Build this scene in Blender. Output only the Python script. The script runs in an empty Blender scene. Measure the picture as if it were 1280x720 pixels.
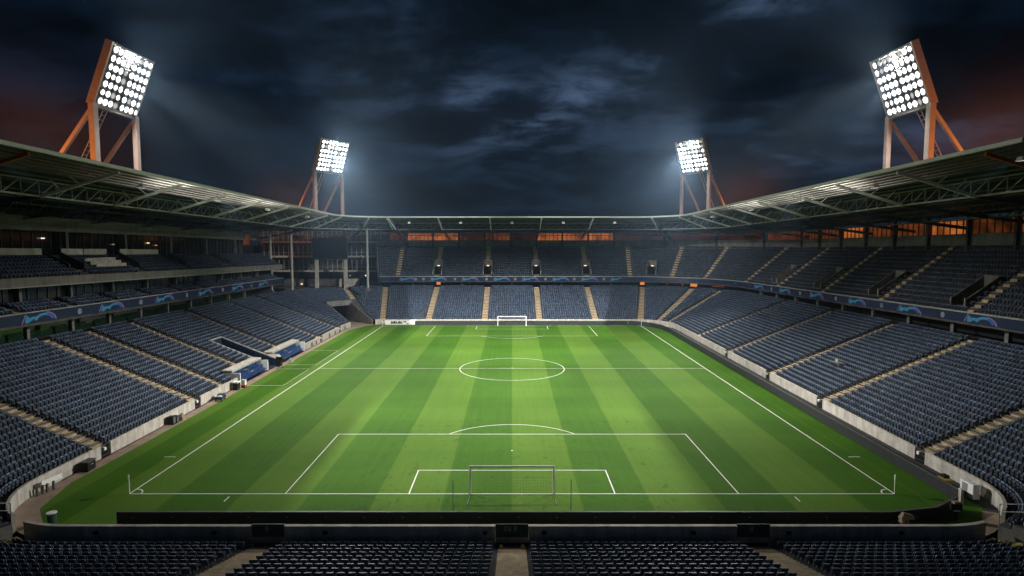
import bpy, math, random
import numpy as np
from mathutils import Vector, Matrix

random.seed(7)
HAZE = 0.00032
rng = np.random.default_rng(7)
scene = bpy.context.scene
col = scene.collection
PI = math.pi

# ------------------------------------------------------------------ materials
def mat(name, color, rough=0.8, var=0.0, scale=1.0, metal=0.0, spec=0.3, dark=None,
        emit=None, estr=0.0, bump=0.0, detail=6):
    m = bpy.data.materials.new(name)
    m.use_nodes = True
    nt = m.node_tree
    b = nt.nodes['Principled BSDF']
    b.inputs['Base Color'].default_value = (*color, 1)
    b.inputs['Roughness'].default_value = rough
    b.inputs['Metallic'].default_value = metal
    b.inputs['Specular IOR Level'].default_value = spec
    if emit:
        b.inputs['Emission Color'].default_value = (*emit, 1)
        b.inputs['Emission Strength'].default_value = estr
    if var > 0:
        tc = nt.nodes.new('ShaderNodeNewGeometry')
        n = nt.nodes.new('ShaderNodeTexNoise')
        n.inputs['Scale'].default_value = scale
        n.inputs['Detail'].default_value = detail
        n.inputs['Roughness'].default_value = 0.65
        nt.links.new(tc.outputs['Position'], n.inputs['Vector'])
        r = nt.nodes.new('ShaderNodeValToRGB')
        d = dark or tuple(c * (1 - var) for c in color)
        l = tuple(min(1, c * (1 + var * 0.6)) for c in color)
        r.color_ramp.elements[0].position = 0.3
        r.color_ramp.elements[0].color = (*d, 1)
        r.color_ramp.elements[1].position = 0.7
        r.color_ramp.elements[1].color = (*l, 1)
        nt.links.new(n.outputs['Fac'], r.inputs['Fac'])
        nt.links.new(r.outputs['Color'], b.inputs['Base Color'])
        if bump:
            bp = nt.nodes.new('ShaderNodeBump')
            bp.inputs['Strength'].default_value = bump
            nt.links.new(n.outputs['Fac'], bp.inputs['Height'])
            nt.links.new(bp.outputs['Normal'], b.inputs['Normal'])
    return m

M = {}
M['concrete'] = mat('concrete', (0.17, 0.165, 0.15), 0.85, 0.35, 0.5, bump=0.1)
M['concrete_dark'] = mat('dark_concrete', (0.085, 0.085, 0.082), 0.9, 0.4, 0.6)
M['terrace'] = mat('terrace_concrete', (0.075, 0.075, 0.075), 0.9, 0.4, 0.8)
M['wall'] = mat('painted_wall', (0.56, 0.53, 0.47), 0.75, 0.22, 0.9, dark=(0.40, 0.37, 0.32), bump=0.05)
M['beige'] = mat('stair_concrete', (0.50, 0.385, 0.235), 0.85, 0.3, 1.5)
M['step_edge'] = mat('yellow_edge_and_lit_step', (0.55, 0.38, 0.10), 0.7, 0.25, 3.0)
M['white'] = mat('white_paint', (0.86, 0.86, 0.84), 0.45, 0.08, 2.0)
M['line'] = mat('line_paint', (0.85, 0.87, 0.82), 0.8, 0.10, 4.0)
M['steel'] = mat('pale_steel', (0.30, 0.30, 0.28), 0.5, 0.15, 1.0, metal=0.1)
M['steel_dark'] = mat('dark_steel', (0.10, 0.105, 0.10), 0.55, 0.25, 1.0)
M['orange_lit_steel'] = mat('orange_lit_steel', (0.60, 0.13, 0.035), 0.5, 0.15, 1.0)  # orange light on the near-end rafters, put into their colour
M['tower_steel'] = mat('tower_steel', (0.66, 0.55, 0.48), 0.5, 0.15, 0.8)
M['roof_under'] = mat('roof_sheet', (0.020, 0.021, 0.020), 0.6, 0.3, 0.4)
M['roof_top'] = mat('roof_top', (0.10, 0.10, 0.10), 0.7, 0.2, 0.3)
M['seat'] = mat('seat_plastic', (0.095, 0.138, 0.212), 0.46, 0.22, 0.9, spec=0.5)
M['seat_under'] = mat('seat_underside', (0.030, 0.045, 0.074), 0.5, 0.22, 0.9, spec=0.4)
M['bench_blue'] = mat('bench_blue', (0.02, 0.060, 0.19), 0.4, 0.2, 2.0, spec=0.5)
M['navy'] = mat('navy_panel', (0.016, 0.035, 0.075), 0.5, 0.2, 1.0)
M['board'] = mat('board_charcoal', (0.030, 0.031, 0.034), 0.55, 0.25, 1.5)
M['board_far'] = mat('board_far', (0.035, 0.040, 0.046), 0.5, 0.2, 0.6)
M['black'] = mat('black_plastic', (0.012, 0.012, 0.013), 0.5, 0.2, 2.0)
M['ribbon'] = mat('ribbon_screen', (0.012, 0.018, 0.045), 0.35, 0.15, 0.5, emit=(0.010, 0.020, 0.06), estr=0.10)
M['cyan'] = mat('emblem_cyan', (0.03, 0.14, 0.24), 0.5, emit=(0.06, 0.36, 0.62), estr=0.13)
M['blue'] = mat('emblem_blue', (0.025, 0.06, 0.20), 0.5, emit=(0.06, 0.17, 0.55), estr=0.13)
M['pink'] = mat('emblem_pink', (0.18, 0.12, 0.22), 0.5, emit=(0.45, 0.30, 0.60), estr=0.13)
M['ballw'] = mat('emblem_white', (0.2, 0.22, 0.24), 0.5, emit=(0.5, 0.58, 0.66), estr=0.13)
M['glass'] = mat('dark_glass', (0.015, 0.02, 0.02), 0.08, 0.3, 0.5, spec=0.8)
M['glass_green'] = mat('green_glass', (0.012, 0.03, 0.015), 0.1, 0.3, 0.5, spec=0.8)
M['gate_green'] = mat('gate_green', (0.028, 0.075, 0.055), 0.6, 0.2, 2.0)
M['asphalt'] = mat('asphalt', (0.05, 0.05, 0.05), 0.9, 0.3, 0.4)
M['track'] = mat('perimeter_track', (0.30, 0.23, 0.17), 0.9, 0.3, 0.7)
M['gutter'] = mat('gutter_brown', (0.09, 0.045, 0.035), 0.8, 0.3, 1.5)
M['screen'] = mat('screen_off', (0.006, 0.009, 0.010), 0.4, 0.15, 0.4)
M['letter'] = mat('sign_letters', (0.35, 0.36, 0.36), 0.6)
M['net'] = mat('net_cord', (0.42, 0.44, 0.40), 0.8)
M['skin'] = mat('lamp_housing', (0.25, 0.25, 0.25), 0.5)
M['red'] = mat('red_plastic', (0.45, 0.05, 0.03), 0.5)
M['canvas'] = mat('tan_canvas', (0.26, 0.20, 0.12), 0.9, 0.3, 6.0)

def seat_tint(m):
    nt = m.node_tree
    b = nt.nodes['Principled BSDF']
    src = b.inputs['Base Color'].links[0].from_socket
    at = nt.nodes.new('ShaderNodeAttribute')
    at.attribute_name = 'tint'
    ad = nt.nodes.new('ShaderNodeMath')
    ad.operation = 'ADD'
    ad.inputs[1].default_value = 1.0
    nt.links.new(at.outputs['Fac'], ad.inputs[0])
    v = nt.nodes.new('ShaderNodeVectorMath')
    v.operation = 'SCALE'
    nt.links.new(src, v.inputs[0])
    nt.links.new(ad.outputs[0], v.inputs['Scale'])
    nt.links.new(v.outputs[0], b.inputs['Base Color'])
seat_tint(M['seat'])
def streaks(m, lo=0.72):
    # rain streaks and grime running down the face
    nt = m.node_tree
    b = nt.nodes['Principled BSDF']
    src = b.inputs['Base Color'].links[0].from_socket
    g = nt.nodes.new('ShaderNodeNewGeometry')
    mp = nt.nodes.new('ShaderNodeMapping')
    mp.inputs['Scale'].default_value = (1.6, 1.6, 0.12)
    nt.links.new(g.outputs['Position'], mp.inputs['Vector'])
    n = nt.nodes.new('ShaderNodeTexNoise')
    n.inputs['Scale'].default_value = 1.0
    n.inputs['Detail'].default_value = 6
    n.inputs['Roughness'].default_value = 0.7
    nt.links.new(mp.outputs[0], n.inputs['Vector'])
    r = nt.nodes.new('ShaderNodeMapRange')
    r.inputs[1].default_value, r.inputs[2].default_value = 0.35, 0.62
    r.inputs[3].default_value, r.inputs[4].default_value = lo, 1.06
    nt.links.new(n.outputs['Fac'], r.inputs[0])
    v = nt.nodes.new('ShaderNodeVectorMath')
    v.operation = 'SCALE'
    nt.links.new(src, v.inputs[0])
    nt.links.new(r.outputs[0], v.inputs['Scale'])
    nt.links.new(v.outputs[0], b.inputs['Base Color'])
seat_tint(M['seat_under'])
for k_ in ('wall', 'concrete', 'concrete_dark', 'beige'): streaks(M[k_])

def emitter(name, color, strength, var=0.0, scale=1.0, camera_safe=True):
    m = bpy.data.materials.new(name)
    m.use_nodes = True
    nt = m.node_tree
    nt.nodes.clear()
    out = nt.nodes.new('ShaderNodeOutputMaterial')
    e = nt.nodes.new('ShaderNodeEmission')
    e.inputs['Color'].default_value = (*color, 1)
    e.inputs['Strength'].default_value = strength
    if var:
        g = nt.nodes.new('ShaderNodeNewGeometry')
        n = nt.nodes.new('ShaderNodeTexNoise')
        n.inputs['Scale'].default_value = scale
        n.inputs['Detail'].default_value = 3
        nt.links.new(g.outputs['Position'], n.inputs['Vector'])
        mr = nt.nodes.new('ShaderNodeMapRange')
        mr.inputs['From Min'].default_value = 0.35
        mr.inputs['From Max'].default_value = 0.65
        mr.inputs['To Min'].default_value = strength * (1 - var)
        mr.inputs['To Max'].default_value = strength * (1 + var)
        nt.links.new(n.outputs['Fac'], mr.inputs['Value'])
        nt.links.new(mr.outputs['Result'], e.inputs['Strength'])
    nt.links.new(e.outputs['Emission'], out.inputs['Surface'])
    m.cycles.emission_sampling = 'NONE'
    return m

M['lamp_on'] = emitter('floodlight_lens', (1.0, 0.97, 0.93), 14.0)
M['glare_ring'] = emitter('lens_glare_ring', (0.95, 0.98, 1.0), 0.75, 0.5, 0.9)  # glowing ring round the lens imitates the floodlight's glare
M['glare_ring_dim'] = emitter('lens_glare_ring_dim', (0.95, 0.98, 1.0), 0.16, 0.5, 0.9)
M['lamp_mid'] = emitter('floodlight_lens_mid', (1.0, 0.96, 0.92), 3.0)
M['lamp_dim'] = emitter('floodlight_lens_dim', (1.0, 0.93, 0.86), 0.55)
M['win_hot'] = emitter('window_glow_bright', (1.0, 0.27, 0.06), 0.30, 0.6, 0.30)
M['win_mid'] = emitter('window_glow', (1.0, 0.24, 0.06), 0.075, 0.7, 0.30)
M['win_dim'] = emitter('window_glow_dim', (1.0, 0.26, 0.10), 0.022, 0.7, 0.3)
M['bulb_warm'] = emitter('warm_bulb', (1.0, 0.62, 0.25), 2.0)
M['bulb_amber'] = emitter('amber_bulb', (1.0, 0.36, 0.08), 0.7)
M['bulb_white'] = emitter('white_bulb', (1.0, 0.95, 0.8), 1.3)

# translucent roof glazing
def translucent():
    m = bpy.data.materials.new('roof_glazing')
    m.use_nodes = True
    nt = m.node_tree
    nt.nodes.clear()
    out = nt.nodes.new('ShaderNodeOutputMaterial')
    d = nt.nodes.new('ShaderNodeBsdfDiffuse')
    d.inputs['Color'].default_value = (0.10, 0.10, 0.09, 1)
    t = nt.nodes.new('ShaderNodeBsdfTranslucent')
    t.inputs['Color'].default_value = (0.44, 0.42, 0.37, 1)
    mx = nt.nodes.new('ShaderNodeMixShader')
    mx.inputs['Fac'].default_value = 0.5
    nt.links.new(d.outputs[0], mx.inputs[1])
    nt.links.new(t.outputs[0], mx.inputs[2])
    nt.links.new(mx.outputs[0], out.inputs['Surface'])
    return m
M['glazing'] = translucent()

def grass_material():
    m = bpy.data.materials.new('mown_grass')
    m.use_nodes = True
    nt = m.node_tree
    L = nt.links.new
    b = nt.nodes['Principled BSDF']
    b.inputs['Roughness'].default_value = 0.9
    b.inputs['Specular IOR Level'].default_value = 0.12
    g = nt.nodes.new('ShaderNodeNewGeometry')
    sep = nt.nodes.new('ShaderNodeSeparateXYZ')
    L(g.outputs['Position'], sep.inputs[0])
    def math_(op, a, bb=None, c=None, clamp=False):
        n = nt.nodes.new('ShaderNodeMath')
        n.operation = op
        n.use_clamp = clamp
        for k, v in enumerate((a, bb, c)):
            if v is None:
                continue
            if hasattr(v, 'is_linked') or hasattr(v, 'links'):
                L(v, n.inputs[k])
            else:
                n.inputs[k].default_value = v
        return n.outputs[0]
    def noise(scale, detail=4, rough=0.6, vec=None, dist=0.0):
        n = nt.nodes.new('ShaderNodeTexNoise')
        n.inputs['Scale'].default_value = scale
        n.inputs['Detail'].default_value = detail
        n.inputs['Roughness'].default_value = rough
        n.inputs['Distortion'].default_value = dist
        L(vec if vec is not None else g.outputs['Position'], n.inputs['Vector'])
        return n.outputs['Fac']
    def smooth_square(coord, period, k):
        # -1..1 square wave with slightly soft edge
        s = math_('SINE', math_('MULTIPLY', coord, 2 * PI / period))
        s = math_('MULTIPLY', s, k)
        s = math_('MAXIMUM', math_('MINIMUM', s, 1.0), -1.0)
        return s
    wob = math_('MULTIPLY', math_('SUBTRACT', noise(0.5, 2), 0.5), 0.25)
    x = math_('ADD', sep.outputs['X'], wob)
    y = math_('ADD', sep.outputs['Y'], wob)
    sx = smooth_square(x, 11.95, 22.0)             # stripe 0..5.97 light
    sy = smooth_square(y, 11.0, 6.0)
    # outside the touchlines bands run differently
    ax = math_('ABSOLUTE', x)
    inside = math_('LESS_THAN', ax, 36.0)
    band = math_('MULTIPLY', math_('GREATER_THAN', ax, 39.0), 0.7)
    sxin = math_('MULTIPLY', sx, inside)
    outb = math_('MULTIPLY', math_('SUBTRACT', 1.0, inside), math_('SUBTRACT', band, 0.35))
    st = math_('ADD', math_('MULTIPLY', sxin, 0.40), math_('MULTIPLY', sy, 0.07))
    st = math_('ADD', st, outb)
    # streaks along the mowing direction
    mp = nt.nodes.new('ShaderNodeMapping')
    mp.inputs['Scale'].default_value = (2.2, 0.07, 1)
    L(g.outputs['Position'], mp.inputs['Vector'])
    streak = math_('SUBTRACT', noise(1.0, 5, 0.65, mp.outputs['Vector']), 0.5)
    patch = math_('SUBTRACT', noise(0.12, 6, 0.65), 0.5)
    fine = math_('SUBTRACT', noise(3.0, 5, 0.75), 0.5)
    st = math_('ADD', st, math_('MULTIPLY', streak, 0.85))
    st = math_('ADD', st, math_('MULTIPLY', patch, 0.75))
    st = math_('ADD', st, math_('MULTIPLY', fine, 0.8))
    st = math_('ADD', st, math_('MULTIPLY', math_('SUBTRACT', noise(9.0, 4, 0.8), 0.5), 0.55))
    f = math_('ADD', math_('MULTIPLY', st, 0.5), 0.5, clamp=True)
    r = nt.nodes.new('ShaderNodeValToRGB')
    cr = r.color_ramp
    cr.elements[0].position = 0.05
    cr.elements[0].color = (0.029, 0.094, 0.005, 1)
    cr.elements[1].position = 0.95
    cr.elements[1].color = (0.106, 0.196, 0.024, 1)
    e = cr.elements.new(0.42)
    e.color = (0.053, 0.138, 0.008, 1)
    L(f, r.inputs['Fac'])
    # worn spots close to the goals
    worn = noise(0.9, 6, 0.7, dist=0.6)
    wy = math_('ABSOLUTE', math_('SUBTRACT', y, 52.5))
    near_goal = math_('MULTIPLY', math_('GREATER_THAN', wy, 30.0), math_('LESS_THAN', ax, 15.0))
    wmask = math_('MULTIPLY', near_goal, math_('GREATER_THAN', worn, 0.60))
    mix = nt.nodes.new('ShaderNodeMix')
    mix.data_type = 'RGBA'
    L(math_('MULTIPLY', wmask, 0.42), mix.inputs[0])
    L(r.outputs['Color'], mix.inputs[6])
    mix.inputs[7].default_value = (0.03, 0.06, 0.015, 1)
    L(mix.outputs[2], b.inputs['Base Color'])
    bp = nt.nodes.new('ShaderNodeBump')
    bp.inputs['Strength'].default_value = 0.35
    bp.inputs['Distance'].default_value = 0.05
    L(noise(14.0, 3, 0.7), bp.inputs['Height'])
    L(bp.outputs['Normal'], b.inputs['Normal'])
    return m
M['grass'] = grass_material()

# ------------------------------------------------------------------ mesh builder
class MB:
    def __init__(self):
        self.v = []
        self.f = []
        self.m = []
    def quad(self, a, b, c, d, m=0):
        n = len(self.v)
        self.v += [tuple(a), tuple(b), tuple(c), tuple(d)]
        self.f.append((n, n + 1, n + 2, n + 3))
        self.m.append(m)
    def poly(self, pts, m=0):
        n = len(self.v)
        self.v += [tuple(p) for p in pts]
        self.f.append(tuple(range(n, n + len(pts))))
        self.m.append(m)
    def hexa(self, p, m=0):           # 4 bottom, 4 top
        n = len(self.v)
        self.v += [tuple(q) for q in p]
        for f in ((0, 3, 2, 1), (4, 5, 6, 7), (0, 1, 5, 4), (1, 2, 6, 5), (2, 3, 7, 6), (3, 0, 4, 7)):
            self.f.append(tuple(n + i for i in f))
            self.m.append(m)
    def box(self, c, s, rz=0.0, m=0):
        cx, cy, cz = c
        hx, hy, hz = s[0] / 2, s[1] / 2, s[2] / 2
        ca, sa = math.cos(rz), math.sin(rz)
        p = []
        for z in (-hz, hz):
            for x, y in ((-hx, -hy), (hx, -hy), (hx, hy), (-hx, hy)):
                p.append((cx + x * ca - y * sa, cy + x * sa + y * ca, cz + z))
        self.hexa(p, m)
    def beam(self, a, b, w, h=None, m=0, up=(0, 0, 1)):
        a, b = Vector(a), Vector(b)
        h = h or w
        d = (b - a).normalized()
        u = Vector(up)
        if abs(d.dot(u)) > 0.98:
            u = Vector((1, 0, 0))
        s = d.cross(u).normalized()
        t = s.cross(d).normalized()
        s *= w / 2
        t *= h / 2
        self.hexa([a - s - t, a + s - t, b + s - t, b - s - t, a - s + t, a + s + t, b + s + t, b - s + t], m)
    def tube(self, a, b, r, n=8, m=0, r2=None):
        a, b = Vector(a), Vector(b)
        r2 = r if r2 is None else r2
        d = (b - a).normalized()
        u = Vector((0, 0, 1)) if abs(d.z) < 0.95 else Vector((1, 0, 0))
        s = d.cross(u).normalized()
        t = s.cross(d)
        k = len(self.v)
        for i in range(n):
            an = 2 * PI * i / n
            o = s * math.cos(an) + t * math.sin(an)
            self.v.append(tuple(a + o * r))
            self.v.append(tuple(b + o * r2))
        for i in range(n):
            j = (i + 1) % n
            self.f.append((k + 2 * i, k + 2 * j, k + 2 * j + 1, k + 2 * i + 1))
            self.m.append(m)
        self.f.append(tuple(k + 2 * i for i in range(n)))
        self.m.append(m)
        self.f.append(tuple(k + 2 * i + 1 for i in reversed(range(n))))
        self.m.append(m)
    def build(self, name, mats, parent=None, loc=None, smooth=False):
        if not isinstance(mats, (list, tuple)):
            mats = [mats]
        me = bpy.data.meshes.new(name)
        me.from_pydata(self.v, [], self.f)
        for m_ in mats:
            me.materials.append(m_)
        if len(mats) > 1:
            me.polygons.foreach_set('material_index', self.m)
        if smooth:
            me.polygons.foreach_set('use_smooth', [True] * len(me.polygons))
        me.update()
        return link(name, me, parent, loc)

def build_each(mb, name, mats, parent):
    """every separate piece becomes a part of its own"""
    par = list(range(len(mb.v)))
    def find(i):
        while par[i] != i:
            par[i] = par[par[i]]
            i = par[i]
        return i
    for f in mb.f:
        for i in f[1:]: par[find(i)] = find(f[0])
    groups = {}
    for f, m_ in zip(mb.f, mb.m): groups.setdefault(find(f[0]), []).append((f, m_))
    out = []
    for lst in groups.values():
        q = MB()
        idx = {}
        for f, m_ in lst:
            g_ = []
            for i in f:
                if i not in idx:
                    idx[i] = len(q.v)
                    q.v.append(mb.v[i])
                g_.append(idx[i])
            q.f.append(tuple(g_))
            q.m.append(m_)
        out.append(q.build(name, mats, parent))
    return out

def link(name, me, parent=None, loc=None):
    o = bpy.data.objects.new(name, me)
    col.objects.link(o)
    if loc is not None:
        o.location = loc
    if parent is not None:
        o.parent = parent
        if parent.get('_world'):
            o.matrix_parent_inverse = Matrix.Translation(-Vector(parent.location))
    return o

def tag(o, label=None, cat=None, group=None, kind=None):
    if label: o['label'] = label
    if cat: o['category'] = cat
    if group: o['group'] = group
    if kind: o['kind'] = kind
    return o

def thing(name, label, cat, loc=(0, 0, 0), rz=0.0, group=None, world=False):
    """Empty at the thing's base; world=True: its parts are written in world coordinates."""
    o = bpy.data.objects.new(name, None)
    o.empty_display_size = 0.3
    col.objects.link(o)
    o.location = loc
    o.rotation_euler = (0, 0, rz)
    if world:
        o['_world'] = 1
    return tag(o, label, cat, group)

def copy_tree(root, loc, rz, label=None, group=None):
    r = root.copy()
    col.objects.link(r)
    r.location = loc
    r.rotation_euler = (0, 0, rz)
    if label: r['label'] = label
    if group: r['group'] = group
    def rec(src, dst):
        for ch in src.children:
            c = ch.copy()
            col.objects.link(c)
            c.parent = dst
            rec(ch, c)
    rec(root, r)
    return r

ORD = ['', 'first', 'second', 'third', 'fourth', 'fifth', 'sixth', 'seventh', 'eighth', 'ninth', 'tenth',
       'eleventh', 'twelfth', 'thirteenth', 'fourteenth', 'fifteenth', 'sixteenth', 'seventeenth', 'eighteenth',
       'nineteenth', 'twentieth']
def ordw(n):
    if n <= 20: return ORD[n]
    tens = {2: 'twenty', 3: 'thirty', 4: 'forty', 5: 'fifty'}[n // 10]
    if n % 10 == 0: return tens[:-1] + 'ieth'
    return tens + '-' + ORD[n % 10]

# ------------------------------------------------------------------ the bowl's front line
XR, XL, YF, YN, RC = 41.5, -42.4, 108.8, -8.4, 9.0
LA = RC * PI / 2
LY = (YF - RC) - (YN + RC)
LX = (XR - RC) - (XL + RC)
SEG = []
_s = 0.0
for kind, ln, data in (
        ('arc', LA, (XR - RC, YN + RC, -90)), ('line', LY, (XR, YN + RC, 0, 1, 1, 0)),
        ('arc', LA, (XR - RC, YF - RC, 0)), ('line', LX, (XR - RC, YF, -1, 0, 0, 1)),
        ('arc', LA, (XL + RC, YF - RC, 90)), ('line', LY, (XL, YF - RC, 0, -1, -1, 0)),
        ('arc', LA, (XL + RC, YN + RC, 180)), ('line', LX, (XL + RC, YN, 1, 0, 0, -1))):
    SEG.append((_s, _s + ln, kind, data))
    _s += ln
TOTAL = _s
def sR(y): return SEG[1][0] + (y - (YN + RC))
def sF(x): return SEG[3][0] + ((XR - RC) - x)
def sL(y): return SEG[5][0] + ((YF - RC) - y)
def sN(x): return SEG[7][0] + (x - (XL + RC))
def sA(deg):
    k = {0: 0, 1: 2, 2: 4, 3: 6}[int((deg + 90) // 90) if deg < 270 else 3]
    s0, s1, _, d = SEG[k]
    return s0 + (deg - d[2]) / 90 * LA
def station(s):
    for s0, s1, kind, d in SEG:
        if s <= s1 + 1e-9:
            t = s - s0
            if kind == 'line':
                return (d[0] + d[2] * t, d[1] + d[3] * t, d[4], d[5])
            a = math.radians(d[2] + 90 * t / LA)
            n = (math.cos(a), math.sin(a))
            return (d[0] + RC * n[0], d[1] + RC * n[1], n[0], n[1])
    return station(TOTAL)
def scale_at(s, o):
    for s0, s1, kind, d in SEG:
        if s <= s1:
            return 1.0 if kind == 'line' else (RC + o) / RC
    return 1.0
def pt(s, o, z):
    st = station(s)
    return (st[0] + st[2] * o, st[1] + st[3] * o, z)
def yb(s):
    return min(110.0, max(0.0, 109.0 - station(s)[1]))
def stops(a, b, step=1.05):
    out = [a]
    for s0, s1, kind, d in SEG:
        if s1 < a or s0 > b: continue
        if kind == 'arc':
            n = max(1, int(round(LA / step)))
            pts = [s0 + LA * i / n for i in range(n + 1)]
        else:
            n = max(1, int((s1 - s0) / 12))
            pts = [s0 + (s1 - s0) * i / n for i in range(n + 1)]
        out += [p for p in pts if a + 0.02 < p < b - 0.02]
    out.append(b)
    res = []
    for p in sorted(out):
        if not res or p - res[-1] > 0.01: res.append(p)
    return res
def sweep(mb, a, b, prof, closed=False, m=0, caps=True, step=1.05):
    """prof(s) -> list of (o, z)"""
    ss = stops(a, b, step)
    k0 = len(mb.v)
    n = None
    for s in ss:
        st = station(s)
        p = prof(s)
        n = len(p)
        for o, z in p:
            mb.v.append((st[0] + st[2] * o, st[1] + st[3] * o, z))
    e = n if closed else n - 1
    for i in range(len(ss) - 1):
        for j in range(e):
            j2 = (j + 1) % n
            mb.f.append((k0 + i * n + j, k0 + (i + 1) * n + j, k0 + (i + 1) * n + j2, k0 + i * n + j2))
            mb.m.append(m)
    if closed and caps:
        mb.f.append(tuple(k0 + j for j in range(n)))
        mb.m.append(m)
        q = k0 + (len(ss) - 1) * n
        mb.f.append(tuple(q + j for j in reversed(range(n))))
        mb.m.append(m)
def ring_box(mb, a, b, o0, o1, z0, z1, m=0, dz=lambda s: 0.0):
    sweep(mb, a, b, lambda s: [(o0, z0 + dz(s)), (o1, z0 + dz(s)), (o1, z1 + dz(s)), (o0, z1 + dz(s))], True, m)
def subtract(a, b, holes):
    out = [(a, b)]
    for h0, h1 in holes:
        nxt = []
        for x0, x1 in out:
            if h1 <= x0 or h0 >= x1:
                nxt.append((x0, x1))
            else:
                if h0 > x0: nxt.append((x0, h0))
                if h1 < x1: nxt.append((h1, x1))
        out = nxt
    return [t for t in out if t[1] - t[0] > 0.15]
def hole(sc, hw, o):
    k = scale_at(sc, o)
    return (sc - hw / k, sc + hw / k)

# ------------------------------------------------------------------ profiles (row -> offset, height)
class Tier:
    def __init__(self, o0, depth, n, zf):
        self.o0, self.d, self.n, self.z = o0, depth, n, zf
    def o(self, i): return self.o0 + self.d * i
LOW = Tier(0.45, 0.87, 23, lambda i, s: 0.9 + i * (0.33 + 0.0004 * yb(s)))
UPP = Tier(18.7, 0.92, 14, lambda i, s: 10.75 + 0.7 * i + 0.016 * yb(s))
NEAR = Tier(0.55, 1.03, 15, lambda i, s: -0.14 + 0.30 * i)
MID = Tier(18.3, 0.85, 6, lambda i, s: 15.9 + 0.45 * i + 0.02 * yb(s))
BOX = Tier(18.0, 0.95, 3, lambda i, s: 12.2 + 0.32 * i + 0.012 * yb(s))

SEATS = []      # (x, y, z, yaw, tag)
def rows(mb, tier, a, b, aisles=(), cuts=None, seats=True, pitch=0.56, aisle_hw=0.8, label=None, m=0, skip_seat=None):
    """terrace treads + risers, seats on them. cuts(i) -> list of (s0,s1) removed from row i"""
    for i in range(tier.n):
        o0, o1 = tier.o(i), tier.o(i + 1)
        c = cuts(i) if cuts else []
        last = i == tier.n - 1
        for x0, x1 in subtract(a, b, c):
            def prof(s, i=i, o0=o0, o1=o1, last=last):
                z = tier.z(i, s)
                p = [(o0, z), (o1, z)]
                if not last: p.append((o1, tier.z(i + 1, s)))
                return p
            sweep(mb, x0, x1, prof, m=m)
        if not seats: continue
        oc = o0 + 0.56 * tier.d
        hs = list(c) + [hole(q, aisle_hw, oc) for q in aisles]
        for x0, x1 in subtract(a, b, hs):
            ss = stops(x0, x1)
            ln = 0.0
            for p, q in zip(ss, ss[1:]):
                ln += (q - p) * scale_at((p + q) / 2, oc)
            n = int((ln - 0.1) / pitch)
            if n < 1: continue
            s = x0
            rem = (ln - n * pitch) / 2 + pitch / 2
            # march along the row
            cum = 0.0
            k = 0
            targets = [rem + pitch * t for t in range(n)]
            for p, q in zip(ss, ss[1:]):
                kk = scale_at((p + q) / 2, oc)
                seg = (q - p) * kk
                while k < n and targets[k] <= cum + seg + 1e-9:
                    sc = p + (targets[k] - cum) / kk
                    st = station(sc)
                    if not (skip_seat and skip_seat(i, sc)):
                        SEATS.append((st[0] + st[2] * oc, st[1] + st[3] * oc, tier.z(i, sc),
                                      math.atan2(st[3], st[2]), label, i))
                    k += 1
                cum += seg

def stairs(parent, tier, sc, w=1.3, rows_=None, m='beige', top=None):
    """one flight of aisle steps: two per row, laid on the terrace"""
    mb = MB()
    st = station(sc)
    nx, ny = st[2], st[3]
    tx, ty = -ny, nx
    r0, r1 = rows_ or (0, tier.n)
    for i in range(r0, r1):
        z = tier.z(i, sc)
        zn = tier.z(i + 1, sc)
        d = tier.d
        o = tier.o(i)
        for (p, q, zz) in ((0.005, d * 0.46, z + 0.02), (d * 0.5, d * 0.985, z + (zn - z) * 0.5 + 0.02)):
            a0, a1 = o + p, o + q
            P = []
            for z_ in (z - 0.01, zz):
                for oo, w_ in ((a0, -w / 2), (a0, w / 2), (a1, w / 2), (a1, -w / 2)):
                    P.append((st[0] + nx * oo + tx * w_, st[1] + ny * oo + ty * w_, z_))
            mb.hexa(P)
            if w > 1.7:        # dark lines in place of shade between evenly lit steps, dashes at sides
                for (w0, w1, e0, e1) in ((-w / 2 + 0.02, w / 2 - 0.02, a1 - 0.13, a1 - 0.01), (-w / 2 + 0.02, -w / 2 + (0.5 if p < 0.1 else 0.2), a0 + 0.30, a0 + 0.38), (w / 2 - (0.5 if p < 0.1 else 0.2), w / 2 - 0.02, a0 + 0.30, a0 + 0.38)):
                    Q = []
                    for z_ in (zz + 0.002, zz + 0.008):
                        for oo, w_ in ((e0, w0), (e0, w1), (e1, w1), (e1, w0)):
                            Q.append((st[0] + nx * oo + tx * w_, st[1] + ny * oo + ty * w_, z_))
                    mb.hexa(Q, 1)
    return mb.build('stairs', [M[m], M['concrete_dark']], parent)

# ------------------------------------------------------------------ ground, grass, markings
g = MB()
g.box((0, 52, -2.05), (5000, 5000, 0.1))
tag(g.build('ground', M['asphalt']), kind='structure')

def flat_ring_polygon(o, z, step=0.7):
    return [pt(s, o, z) for s in stops(0, TOTAL - 0.02, step)]
mb = MB()
mb.poly(flat_ring_polygon(-0.02, -0.012))
tag(mb.build('perimeter_path', M['track']), kind='structure')
mb = MB()
gp = [(38.9, 0.5), (39.0, 97.0), (37.0, 103.5), (32.0, 107.6), (-35.5, 107.6), (-38.2, 105.5), (-41.0, 98.0), (-40.85, 8.0),
      (-41.0, 2.5), (-39.6, -3.0), (-36.4, -6.6), (-32.5, -8.2), (32.0, -8.2), (36.8, -6.4), (39.8, -2.6)]
mb.poly([(x, y, 0.0) for x, y in gp])
tag(mb.build('pitch', M['grass']), kind='structure')
mb = MB()
sweep(mb, sA(-30), sF(-25.8), lambda s: [(-2.9 if s < sA(20) else -1.6, -0.006), (-0.02, -0.006)])
tag(mb.build('service_path', M['asphalt']), kind='structure')
mb = MB()
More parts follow.
